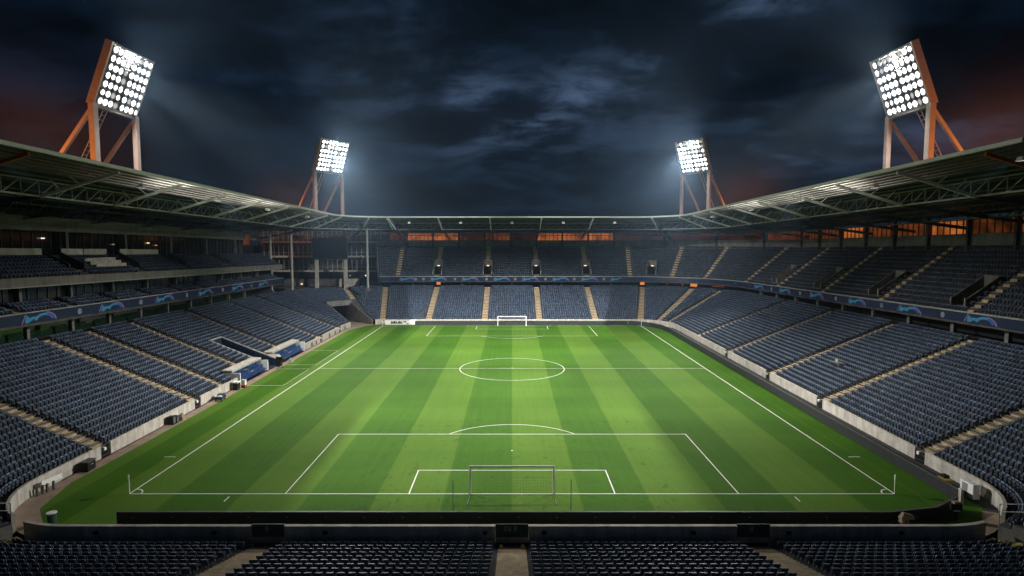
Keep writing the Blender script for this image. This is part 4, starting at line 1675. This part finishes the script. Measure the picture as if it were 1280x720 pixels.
simple('sack', 'tan canvas sack on the track beside two dark boxes', 'sack', (-41.5, 22.2, 0), [('cloth', 'canvas', sack), ('tie', 'steel_dark', rbox((0, 0, 0.79), (0.14, 0.2, 0.06)))])
simple('kit_trolley', 'low blue trolley lying at the foot of the left wall', 'trolley', (-41.2, 31.6, 0),
       [('bed', 'navy', rbox((0, 0, 0.42), (0.9, 2.0, 0.25))), ('load', 'bench_blue', rbox((0, 0.3, 0.68), (0.7, 0.9, 0.25))), ('cover', 'white', rbox((0.1, -0.5, 0.62), (0.5, 0.5, 0.12))),
        ('wheel', 'black', lambda mb: [mb.tube((sx, sy, 0.18), (sx + 0.08, sy, 0.18), 0.18, 10) for sx in (-0.42, 0.34) for sy in (-0.75, 0.75)])], 0.12)
simple('drink_cooler', 'white cooler with a red foot beside the nearer dugout', 'cooler', (-41.1, 38.9, 0),
       [('body', 'white', rbox((0, 0, 0.75), (0.55, 0.6, 0.75))), ('foot', 'red', rbox((0, 0, 0.19), (0.6, 0.65, 0.36))), ('lid', 'wall', rbox((0, 0, 1.16), (0.6, 0.65, 0.08)))])
simple('equipment_cart', 'dark cart under a white cover by the nearer dugout', 'cart', (-41.6, 37.4, 0),
       [('body', 'black', rbox((0, 0, 0.55), (0.7, 0.9, 1.0))), ('cover', 'white', rbox((0, 0.1, 1.15), (0.8, 1.0, 0.2))), ('wheel', 'steel_dark', lambda mb: [mb.tube((0.36, y, 0.15), (0.42, y, 0.15), 0.15, 10) for y in (-0.3, 0.3)])])
def tripod(mb):
    for k in range(3):
        a = k * 2.1
        mb.tube((0.6 * math.cos(a), 0.6 * math.sin(a), 0), (0, 0, 1.3), 0.05, 6)
simple('television_camera', 'black television camera under a white hood on a tripod at the stairwell mouth', 'camera', (-40.9, 52.6, 0),
       [('tripod', 'black', tripod), ('camera_body', 'black', rbox((0, 0, 1.75), (1.1, 0.5, 0.7))), ('hood', 'white', rbox((-0.1, 0, 2.16), (0.6, 0.5, 0.10))), ('lens', 'steel_dark', lambda mb: mb.tube((0.5, 0, 1.75), (1.0, 0, 1.75), 0.18, 10)),
        ('drape', 'black', rbox((-0.1, 0, 0.9), (0.8, 0.9, 1.0)))])
simple('ball_bag', 'small pale bag on the grass at the farther dugout corner', 'bag', (-41.0, 58.2, 0), [('bag', 'steel', sack), ('strap', 'bench_blue', rbox((0, 0, 0.5), (0.5, 0.12, 0.08)))])
simple('litter_bin', 'dark bin with a white round lid in the left corner of the pitch', 'bin', (-36.6, -5.6, 0),
       [('drum', 'gate_green', lambda mb: mb.tube((0, 0, 0), (0, 0, 0.85), 0.30, 16, r2=0.34)), ('lid', 'white', lambda mb: mb.tube((0, 0, 0.85), (0, 0, 0.92), 0.37, 16))])
simple('groundsman_cart', 'small orange machine beside the right corner wall', 'machine', (39.2, 1.2, 0),
       [('body', 'step_edge', rbox((0, 0, 0.7), (0.8, 1.1, 0.5))), ('engine', 'black', rbox((0.2, 0.2, 1.05), (0.5, 0.6, 0.3))), ('wheel', 'black', lambda mb: [mb.tube((sx, sy, 0.28), (sx + 0.12, sy, 0.28), 0.28, 10) for sx in (-0.5, 0.38) for sy in (-0.4, 0.4)])])
simple('white_cabinet', 'pale metal cabinet against the curved wall at the right corner', 'cabinet', (40.2, -0.6, 0),
       [('body', 'white', rbox((0, 0, 0.7), (0.6, 1.5, 1.3))), ('door', 'steel', rbox((-0.31, 0.2, 0.7), (0.03, 0.6, 1.0)))])
simple('covered_camera', 'camera under a tan rain cover behind the board at bottom right', 'camera', (30.6, -6.7, 0),
       [('tripod', 'black', tripod), ('rain_cover', 'canvas', lambda mb: (mb.hexa([(-0.5, -0.22, 0.95), (0.6, -0.2, 0.9), (0.6, 0.2, 0.9), (-0.5, 0.22, 0.95), (-0.25, -0.14, 1.42), (0.5, -0.12, 1.22), (0.5, 0.12, 1.22), (-0.25, 0.14, 1.42)]), mb.hexa([(-0.45, -0.24, 0.6), (0.1, -0.24, 0.6), (0.1, 0.24, 0.6), (-0.45, 0.24, 0.6), (-0.4, -0.2, 0.96), (0.05, -0.2, 0.96), (0.05, 0.2, 0.96), (-0.4, 0.2, 0.96)]))), ('lens', 'black', lambda mb: mb.tube((0.65, 0, 1.0), (0.95, 0, 0.98), 0.12, 8))])
simple('monitor_stand', 'dark monitor on a stand with a pale top near the right corner post', 'monitor', (35.8, -4.9, 0),
       [('stand', 'black', lambda mb: mb.tube((0, 0, 0), (0, 0, 0.8), 0.1, 8)), ('screen', 'black', rbox((0, 0, 1.05), (0.9, 0.2, 0.55))), ('shade', 'canvas', rbox((0, 0, 1.42), (0.5, 0.4, 0.18))), ('label_plate', 'white', rbox((0, -0.12, 0.75), (0.5, 0.03, 0.1)))])
simple('camera_table', 'white press table set among the seats of the right stand', 'table', (XR + 6.9, 36.3, LOW.z(7, sR(36))),
       [('tabletop', 'concrete', rbox((0, 0, 0.95), (1.2, 2.0, 0.08))), ('leg', 'steel', lambda mb: [mb.box((sx, sy, 0.45), (0.07, 0.07, 0.92)) for sx in (-0.55, 0.55) for sy in (-1.1, 1.1)]), ('monitor', 'wall', rbox((0.1, 0.5, 1.2), (0.1, 0.7, 0.42)))])
simple('control_booth', 'grey panelled booth with a dark window in the bottom right corner', 'booth', (45.0, -5.2, 0),
       [('wall', 'wall', rbox((0, 0, 1.0), (5.2, 1.2, 2.6))), ('window', 'navy', rbox((-0.9, -0.64, 1.7), (2.2, 0.08, 0.7))), ('roof', 'steel', rbox((0, 0, 2.36), (5.4, 1.4, 0.1)))])
simple('white_cart', 'small white cart between the curved wall and the grey booth', 'cart', (40.2, -5.8, 0),
       [('body', 'white', rbox((0, 0, 0.6), (0.9, 0.6, 0.4))), ('tray', 'steel', rbox((0, 0, 0.25), (0.8, 0.5, 0.08))), ('wheel', 'black', lambda mb: [mb.tube((sx, -0.3, 0.12), (sx, -0.22, 0.12), 0.12, 8) for sx in (-0.35, 0.35)])])
simple('practice_board', 'low white sign on the curved wall in the left corner', 'sign', (-41.55, 0.9, 0),
       [('panel', 'white', rbox((0, 0, 0.95), (0.08, 1.9, 0.45))), ('rack', 'steel_dark', lambda mb: [mb.box((0.05, y, 0.4), (0.2, 0.12, 0.8)) for y in (-1.4, -0.9, -0.5, 0.1)])], -0.22)

# ------------------------------------------------------------------ corner building with open galleries, scoreboard
bld = thing('building', 'open-fronted gallery building of three floors behind the scoreboard', 'building', (-59, 142, 0), world=True)
mb = MB()
mb.box((-62, 147.5, 12), (44, 0.4, 32))
mb.build('rear_wall', M['concrete'], bld)
for z in (12.7, 17.3, 21.9):
    mb = MB()
    mb.box((-60.5, 143.6, z - 0.05), (39, 7.6, 0.35))
    sl = mb.build('floor_slab', M['concrete'], bld)
    mb = MB()
    x = -79.5
    while x < -41.5:
        mb.box((x + 0.62, 139.75, z), (1.15, 0.15, 0.55))
        x += 1.25
    mb.build('floor_edge', M['wall'], sl)
    mb = MB()
    for x in np.arange(-79, -41.5, 1.55):
        mb.box((x, 140.2, z + 1.9), (0.14, 0.14, 3.4))
    mb.box((-60.5, 140.2, z + 1.3), (38, 0.08, 0.08))
    mb.build('railing', M['wall'], sl)
for x in (-77, -69, -48, -42):
    mb = MB()
    mb.box((x, 141.0, 13), (0.6, 0.6, 26))
    mb.build('column', M['concrete_dark'], bld)
for x0, x1 in ((-70, -66), (-58, -50.5)):
    mb = MB()
    mb.box(((x0 + x1) / 2, 139.6, 23.6), (x1 - x0, 0.1, 1.3))
    mb.build('lit_window', M['win_dim'], bld)
for (x, z, mm) in ((-46.5, 11.3, 'bulb_white'), (-51.5, 11.3, 'dimlamp'), (-67.0, 8.6, 'bulb_warm'), (-48.8, 10.0, 'bulb_white')):
    mb = MB()
    mb.box((x, 139.2, z), (0.5, 0.2, 0.35))
    mb.build('lamp', M[mm], bld)
for x, w in ((-62.5, 3.4), (-54.2, 1.8), (-50.0, 4.6)):
    mb = MB()
    mb.box((x, 136.0, 9.2), (w, 0.3, 2.6))
    mb.build('kiosk_wall', M['wall'], bld)
mb = MB()
mb.box((-58, 137.0, 7.8), (42, 6.0, 0.3))
mb.build('concourse_floor', M['concrete_dark'], bld)

sb = thing('scoreboard', 'large dark switched-off scoreboard on two pale pillars in the far left corner', 'scoreboard', (-55.6, 132, 8), world=True)
mb = MB()
mb.box((-55.6, 132.0, 20.0), (10.6, 0.5, 6.4))
mb.build('screen', M['screen'], sb)
mb = MB()
for z in (16.75, 23.25):
    mb.box((-55.6, 132.0, z), (10.9, 0.7, 0.16))
for x in (-61.0, -50.2):
    mb.box((x, 132.0, 20.0), (0.16, 0.7, 6.5))
mb.build('bezel', M['steel_dark'], sb)
for x in (-59.9, -51.1):
    mb = MB()
    mb.box((x, 132.6, 12.1), (1.0, 0.6, 9.0))
    mb.build('pillar', M['wall'], sb)
    mb = MB()
    mb.box((x, 132.6, 24.6), (0.7, 0.5, 2.5))
    mb.build('hanger', M['concrete'], sb)
mb = MB()
for z in (24.2, 25.2):
    mb.box((-55.5, 132.6, z), (8.0, 0.12, 0.22))
mb.build('truss', M['steel'], sb)

for x, y, z1, lab in ((-60.4, 113.0, 25.4, 'tall grey column left of the scoreboard'), (-41.0, 118.6, 25.3, 'tall grey column right of the scoreboard'), (-66.5, 114.0, 25.0, 'tall grey column at the end of the left balcony')):
    t = thing('roof_column', lab, 'column', (x, y, 8), world=True, group='columns holding the corner roof')
    mb = MB()
    mb.tube((x, y, 8.0), (x, y, z1), 0.36, 12)
    mb.build('shaft', M['steel'], t)
    mb = MB()
    mb.box((x, y, 8.4), (1.0, 1.0, 0.8))
    mb.build('base', M['concrete'], t)

# ------------------------------------------------------------------ floodlight towers
LAMP_MESH = {}
def lamp_mesh(mm):
    if mm in LAMP_MESH: return LAMP_MESH[mm]
    b = MB()
    b.tube((0, 0, 0), (0, 0.30, 0), 0.24, 14, 0, r2=0.38)
    n = len(b.v)
    b.v += [(0.37 * math.cos(i * PI / 8), 0.305, 0.37 * math.sin(i * PI / 8)) for i in range(16)]
    b.f.append(tuple(n + i for i in range(16)))
    b.m.append(1)
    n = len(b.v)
    for rr in (0.375, 0.54):  # flat ring beyond the housing rim, carries the imitated glare
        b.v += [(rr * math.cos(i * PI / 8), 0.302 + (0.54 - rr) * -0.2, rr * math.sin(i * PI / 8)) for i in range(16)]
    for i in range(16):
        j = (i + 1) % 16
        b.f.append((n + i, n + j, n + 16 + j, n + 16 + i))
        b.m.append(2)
    me = bpy.data.meshes.new('lamp')
    me.from_pydata(b.v, [], b.f)
    me.materials.append(M['skin'])
    me.materials.append(M[mm])
    me.materials.append(M['glare_ring'] if mm == 'lamp_on' else M['glare_ring_dim'])
    me.polygons.foreach_set('material_index', b.m)
    LAMP_MESH[mm] = me
    return me
def tower(cx, cy, ang, flip, label, seed):
    """local frame: panel faces +Y; x runs along the panel. ang: world angle of the facing direction"""
    R = random.Random(seed)
    t = thing('floodlight_tower', label, 'floodlight tower', (cx, cy, 27.0), ang - PI / 2, group='floodlight towers on the roof')
    zb, zt, hw, lean = 15.0, 23.5, 4.9, 3.2
    def on(x, f, d=0.0):   # point on the panel plane
        return Vector((x, lean * f + d, zb + (zt - zb) * f))
    up = (on(0, 1) - on(0, 0)).normalized()
    nrm = Vector((0, up.z, -up.y))
    outer = -1 if not flip else 1
    for sx in (-1, 1):
        mb = MB()
        w = 0.95 if sx == outer else 0.8
        mb.beam((sx * hw, -0.2, 1.5 if cy < 100 else 0.1), (sx * hw, -0.2, zb + 0.2), w, w * 0.85, up=(0, 1, 0))
        mb.build('leg', M['tower_steel'], t)
        mb = MB()
        mb.beam((sx * (hw - 0.1), -0.6, zb - 0.8), (sx * (hw - 0.1), -9.5, 2.0), 0.5, 0.5)
        mb.build('brace', M['tower_steel'], t)
        mb = MB()
        mb.beam(on(sx * (hw + 0.1), -0.02) - nrm * 0.5, on(sx * (hw + 0.1), 1.02) - nrm * 0.5, 0.32, 1.1 if sx == outer else 0.8, up=nrm)
        mb.build('side_frame', M['tower_steel'], t)
    for f in (0.0, 1.0):
        mb = MB()
        mb.beam(on(-hw, f) - nrm * 0.4, on(hw, f) - nrm * 0.4, 0.3, 0.3)
        mb.build('cross_beam', M['steel'], t)
    mb = MB()
    mb.box((0, -0.35, zb - 0.25), (2 * hw, 0.9, 0.18))
    mb.build('walkway', M['steel'], t)
    mb = MB()
    for k in range(8):
        f = k / 7
        mb.beam(on(-hw, f) - nrm * 0.38, on(hw, f) - nrm * 0.38, 0.14, 0.14)
    mb.beam(on(0.0, 0) - nrm * 0.35, on(0.0, 1) - nrm * 0.35, 0.16, 0.16)
    for x in (-2.5, 2.5):
        mb.beam(on(x, 0) - nrm * 0.7, on(x, 1) - nrm * 0.7, 0.16, 0.16)
    mb.quad(on(-hw, 0) - nrm * 0.95, on(hw, 0) - nrm * 0.95, on(hw, 1) - nrm * 0.95, on(-hw, 1) - nrm * 0.95)
    panel = mb.build('lamp_panel', M['steel_dark'], t)
    rot = Matrix.Rotation(-math.atan2(lean, zt - zb), 4, 'X')
    for r in range(7):
        for c in range(8):
            x = -hw + 0.62 + c * 1.13 + (0.55 if c > 3 else 0.0) * 0.6
            f = (r + 0.55) / 7.1
            q = R.random()
            mm = 'lamp_on' if q > 0.30 else 'lamp_mid' if q > 0.12 else 'lamp_dim'
            lo = bpy.data.objects.new('lamp', lamp_mesh(mm))
            col.objects.link(lo)
            lo.parent = panel
            p = on(x, f) - nrm * 0.28
            lo.matrix_local = Matrix.Translation(p) @ rot @ Matrix.Rotation(R.uniform(-0.12, 0.12), 4, 'Z')
    # ladder up to the walkway
    mb = MB()
    a, b = Vector((outer * 2.6, -7.0, 1.0)), Vector((outer * 1.4, -0.8, zb - 0.3))
    for dx in (-0.45, 0.45):
        mb.beam(a + Vector((dx, 0, 0)), b + Vector((dx, 0, 0)), 0.09)
        mb.beam(a + Vector((dx, 0.5, 1.0)), b + Vector((dx, 0.5, 1.0)), 0.06)
    for k in range(22):
        p = a.lerp(b, k / 21)
        mb.beam(p - Vector((0.45, 0, 0)), p + Vector((0.45, 0, 0)), 0.06)
        if k % 2 == 0:
            for dx in (-0.45, 0.45): mb.beam(p + Vector((dx, 0, 0)), p + Vector((dx, 0.5, 1.0)), 0.05)
    mb.build('ladder', M['tower_steel'], t)
    return t
TOW = [(-60.0, 41.2, 0.0, True, 'big floodlight tower at upper left on orange legs', 1),
       (60.0, 41.2, PI, False, 'big floodlight tower at upper right on orange legs', 2),
       (-52.6, 123.0, math.radians(-33), True, 'smaller distant floodlight tower above the far left roof corner', 3),
       (52.6, 123.0, math.radians(180 + 33), False, 'smaller distant floodlight tower above the far right roof corner', 4)]
for a_ in TOW: tower(*a_)

# ------------------------------------------------------------------ light
def spot(loc, target, power, size_deg, blend, color=(1.0, 0.965, 0.91), radius=0.45):
    l = bpy.data.lights.new('floodlight_beam', 'SPOT')
    l.energy = power
    l.spot_size = math.radians(size_deg)
    l.spot_blend = blend
    l.color = color
    l.shadow_soft_size = radius
    o = bpy.data.objects.new('floodlight_beam', l)
    col.objects.link(o)
    o.location = loc
    d = Vector(target) - Vector(loc)
    o.rotation_euler = d.to_track_quat('-Z', 'Y').to_euler()
    return o
K = 920000.0
for cx, cy, ang, flip, lab, sd in TOW:
    n = Vector((math.cos(ang), math.sin(ang), 0))
    side = Vector((-n.y, n.x, 0))
    sg = 1 if cx < 0 else -1
    def on_panel(u, f):
        return Vector((cx, cy, 42.0 + 8.6 * f)) + n * (3.2 * f + 0.55) + side * (u * 4.0)
    if cy < 100:
        spot(on_panel(-0.6, 0.85), (-16 * sg, 110, 0), 0.53 * K, 34, 1.0)
        spot(on_panel(0.5, 0.8), (24 * sg, 88, 0), 0.44 * K, 44, 1.0)
        spot(on_panel(0.0, 0.65), (32 * sg, 16, 0), 0.32 * K, 36, 1.0)
        spot(on_panel(-0.5, 0.5), (-16 * sg, 15, 0), 0.185 * K, 35, 1.0)
        spot(on_panel(0.5, 0.45), (32 * sg, 40, 0), 0.37 * K, 35, 1.0)
        spot(on_panel(0.0, 0.3), (-6 * sg, 88, 0), 0.075 * K, 56, 1.0)
        spot(on_panel(-0.3, 0.2), (8 * sg, 52, 0), 0.10 * K, 36, 1.0)
        spot(on_panel(0.2, 0.5), (-33 * sg, 41, 0), 0.040 * K, 116, 1.0)
        spot(on_panel(0.6, 0.9), (58 * sg, 137, 13), 0.28 * K, 24, 1.0)
        q = on_panel(0.0, 0.6)      # stray light leaving the lamps upwards
        spot(q, q + n * 10 + Vector((0, 0, 12)), 0.24 * K, 125, 1.0, radius=0.8)
    else:
        spot(on_panel(-0.3, 0.7), (-16 * sg, 42, 0), 0.19 * K, 38, 1.0)
        spot(on_panel(0.3, 0.3), (-30 * sg, 95, 0), 0.022 * K, 124, 1.0)
        spot(on_panel(0.2, 0.55), (8 * sg, 12, 0), 0.10 * K, 40, 1.0)
        q = on_panel(0.0, 0.5)
        spot(q, q + n * 10 + Vector((0, 0, 9)), 0.20 * K, 120, 1.0, radius=0.8)
for p, rz, x_in, pw, sz in HANG_LIT:
    spot((p[0] + 0.8 * math.cos(rz), p[1], p[2] - 1.3), x_in, pw, sz, 1.0, radius=0.3)
# orange street light spilling up from outside, behind the big towers
for sx, x, y, z, e in [(k, *q) for k in (-1, 1) for q in ((66, 26, 33, 4200), (66, 121, 30, 3000))]:
    l = bpy.data.lights.new('street_glow', 'POINT')
    l.energy = e
    l.color = (1.0, 0.30, 0.07)
    l.shadow_soft_size = 1.5
    o = bpy.data.objects.new('street_glow', l)
    col.objects.link(o)
    o.location = (sx * x, y, z)

# ------------------------------------------------------------------ sky
w = bpy.data.worlds.new('World')
scene.world = w
w.use_nodes = True
nt = w.node_tree
nt.nodes.clear()
L = nt.links.new
out = nt.nodes.new('ShaderNodeOutputWorld')
bg = nt.nodes.new('ShaderNodeBackground')
L(bg.outputs[0], out.inputs[0])
tc = nt.nodes.new('ShaderNodeTexCoord')
sep = nt.nodes.new('ShaderNodeSeparateXYZ')
L(tc.outputs['Generated'], sep.inputs[0])
def mth(op, a, b=None, clamp=False):
    n = nt.nodes.new('ShaderNodeMath')
    n.operation = op
    n.use_clamp = clamp
    for k, v in enumerate((a, b)):
        if v is None: continue
        if isinstance(v, (int, float)): n.inputs[k].default_value = v
        else: L(v, n.inputs[k])
    return n.outputs[0]
X, Y, Z = sep.outputs
az = mth('ARCTAN2', X, Y)
el = mth('ARCSINE', Z)
# cloud coordinates: a flat deck seen in perspective
zc = mth('ADD', mth('MAXIMUM', Z, 0.0), 0.22)
cu, cv = mth('DIVIDE', X, zc), mth('DIVIDE', Y, zc)
comb = nt.nodes.new('ShaderNodeCombineXYZ')
L(cu, comb.inputs[0])
L(cv, comb.inputs[1])
def wnoise(scale, detail, rough, dist, seed, sc=(1, 1, 1)):
    mp = nt.nodes.new('ShaderNodeMapping')
    mp.inputs['Location'].default_value = (seed, seed * 0.7, seed * 1.3)
    mp.inputs['Scale'].default_value = sc
    L(comb.outputs[0], mp.inputs['Vector'])
    n = nt.nodes.new('ShaderNodeTexNoise')
    n.inputs['Scale'].default_value = scale
    n.inputs['Detail'].default_value = detail
    n.inputs['Roughness'].default_value = rough
    n.inputs['Distortion'].default_value = dist
    L(mp.outputs[0], n.inputs['Vector'])
    return n.outputs['Fac']
def mrange(v, a, b, c, d, smooth=True):
    n = nt.nodes.new('ShaderNodeMapRange')
    n.interpolation_type = 'SMOOTHSTEP' if smooth else 'LINEAR'
    n.inputs[1].default_value, n.inputs[2].default_value = a, b
    n.inputs[3].default_value, n.inputs[4].default_value = c, d
    L(v, n.inputs[0])
    return n.outputs[0]
n1 = wnoise(1.3, 9, 0.60, 0.25, 3.1, (1.0, 1.15, 1))
n2 = wnoise(4.0, 8, 0.66, 0.4, 9.2, (1.0, 1.1, 1))
def blob(a0, e0, ra, re, tilt):
    """soft ellipse in azimuth/elevation (degrees)"""
    da = mth('SUBTRACT', az, math.radians(a0))
    de = mth('SUBTRACT', el, math.radians(e0))
    c, s = math.cos(math.radians(tilt)), math.sin(math.radians(tilt))
    u = mth('DIVIDE', mth('ADD', mth('MULTIPLY', da, c), mth('MULTIPLY', de, s)), math.radians(ra))
    v = mth('DIVIDE', mth('SUBTRACT', mth('MULTIPLY', de, c), mth('MULTIPLY', da, s)), math.radians(re))
    r2 = mth('ADD', mth('MULTIPLY', u, u), mth('MULTIPLY', v, v))
    return mth('EXPONENT', mth('MULTIPLY', r2, -1.0))
def add(*v):
    r = v[0]
    for x in v[1:]: r = mth('ADD', r, x)
    return r
# thin moonlit gaps between the clouds
gap = add(mth('MULTIPLY', blob(-3, 12.5, 7, 3.0, -8), 0.9), mth('MULTIPLY', blob(9, 14.5, 13, 2.6, 24), 1.0),
          mth('MULTIPLY', blob(24, 19.5, 6, 2.6, 40), 1.0), mth('MULTIPLY', blob(-9, 14, 6, 5, 50), 0.35), mth('MULTIPLY', blob(27, 7.6, 9, 1.4, 4), 0.8),
          mth('MULTIPLY', blob(14, 10, 14, 6, 10), 0.3), mth('MULTIPLY', blob(-18, 18, 12, 6, 10), 0.25))
wisp = mrange(add(n1, mth('MULTIPLY', mth('SUBTRACT', n2, 0.5), 0.45)), 0.44, 0.68, 0.0, 1.0)
dk = mrange(add(n1, mth('MULTIPLY', mth('SUBTRACT', n2, 0.5), 0.3)), 0.33, 0.66, 0.2, 1.6)
g1 = mth('MULTIPLY', gap, mth('ADD', mth('MULTIPLY', wisp, 0.9), 0.06))
def rgb(c):
    n = nt.nodes.new('ShaderNodeRGB')
    n.outputs[0].default_value = (*c, 1)
    return n.outputs[0]
def vm(op, a, b):
    n = nt.nodes.new('ShaderNodeVectorMath')
    n.operation = op
    L(a, n.inputs[0])
    if op == 'SCALE': L(b, n.inputs['Scale'])
    else: L(b, n.inputs[1])
    return n.outputs[0]
base = vm('SCALE', rgb((0.0018, 0.0063, 0.0142)), dk)
low = vm('SCALE', rgb((0.0048, 0.0068, 0.0086)), mrange(el, 0.0, math.radians(14), 1.0, 0.0))
moon = vm('SCALE', rgb((0.050, 0.078, 0.135)), g1)
orange = vm('SCALE', rgb((0.060, 0.016, 0.005)), add(mth('MULTIPLY', blob(-37, 8.0, 5.0, 3.0, -20), 0.45), mth('MULTIPLY', blob(38.0, 7.5, 5.0, 3.0, 20), 0.75),
             mth('MULTIPLY', blob(-20, 3.5, 3.0, 1.8, -14), 0.4), mth('MULTIPLY', blob(20.5, 4.0, 3.2, 2.0, 14), 0.65)))
nishita = nt.nodes.new('ShaderNodeTexSky')
nishita.sky_type = 'NISHITA'
nishita.sun_disc = False
nishita.sun_elevation = math.radians(-8)
nishita.sun_rotation = math.radians(20)
nsv = nt.nodes.new('ShaderNodeVectorMath')
nsv.operation = 'SCALE'
nsv.inputs['Scale'].default_value = 0.002
L(nishita.outputs[0], nsv.inputs[0])
tot = vm('ADD', vm('ADD', vm('ADD', base, low), vm('ADD', moon, orange)), nsv.outputs[0])
L(tot, bg.inputs['Color'])
bg.inputs['Strength'].default_value = 1.0

hz = MB()
hz.box((0, 70, 32), (330, 300, 72))
hm = bpy.data.materials.new('night_haze')
hm.use_nodes = True
hn = hm.node_tree
hn.nodes.clear()
ho = hn.nodes.new('ShaderNodeOutputMaterial')
hv = hn.nodes.new('ShaderNodeVolumePrincipled')
hv.inputs['Color'].default_value = (0.46, 0.70, 1.0, 1)
hv.inputs['Density'].default_value = HAZE
hv.inputs['Anisotropy'].default_value = 0.8
hn.links.new(hv.outputs[0], ho.inputs['Volume'])
tag(hz.build('haze', hm), 'thin night haze glowing round the floodlights', 'haze', kind='stuff')

# ------------------------------------------------------------------ camera + view
cam = bpy.data.cameras.new('camera')
cam.sensor_fit = 'HORIZONTAL'
cam.sensor_width = 36.0
cam.lens = 36.0 * FPX / 1280
cam.clip_start = 0.5
cam.clip_end = 6000
co = bpy.data.objects.new('camera', cam)
col.objects.link(co)
co.location = CAM
co.rotation_euler = (PI / 2 - TH, 0, 0)
scene.camera = co
vs = scene.view_settings
vs.view_transform = 'Standard'
vs.look = 'None'
vs.exposure = 0.0
vs.gamma = 1.0
vs.use_curve_mapping = False
for o in list(bpy.data.objects):
    if '_world' in o: del o['_world']
scene.render.engine = 'CYCLES'
scene.cycles.use_denoising = True
scene.cycles.sample_clamp_indirect = 6.0
scene.cycles.max_bounces = 6
scene.cycles.volume_bounces = 0
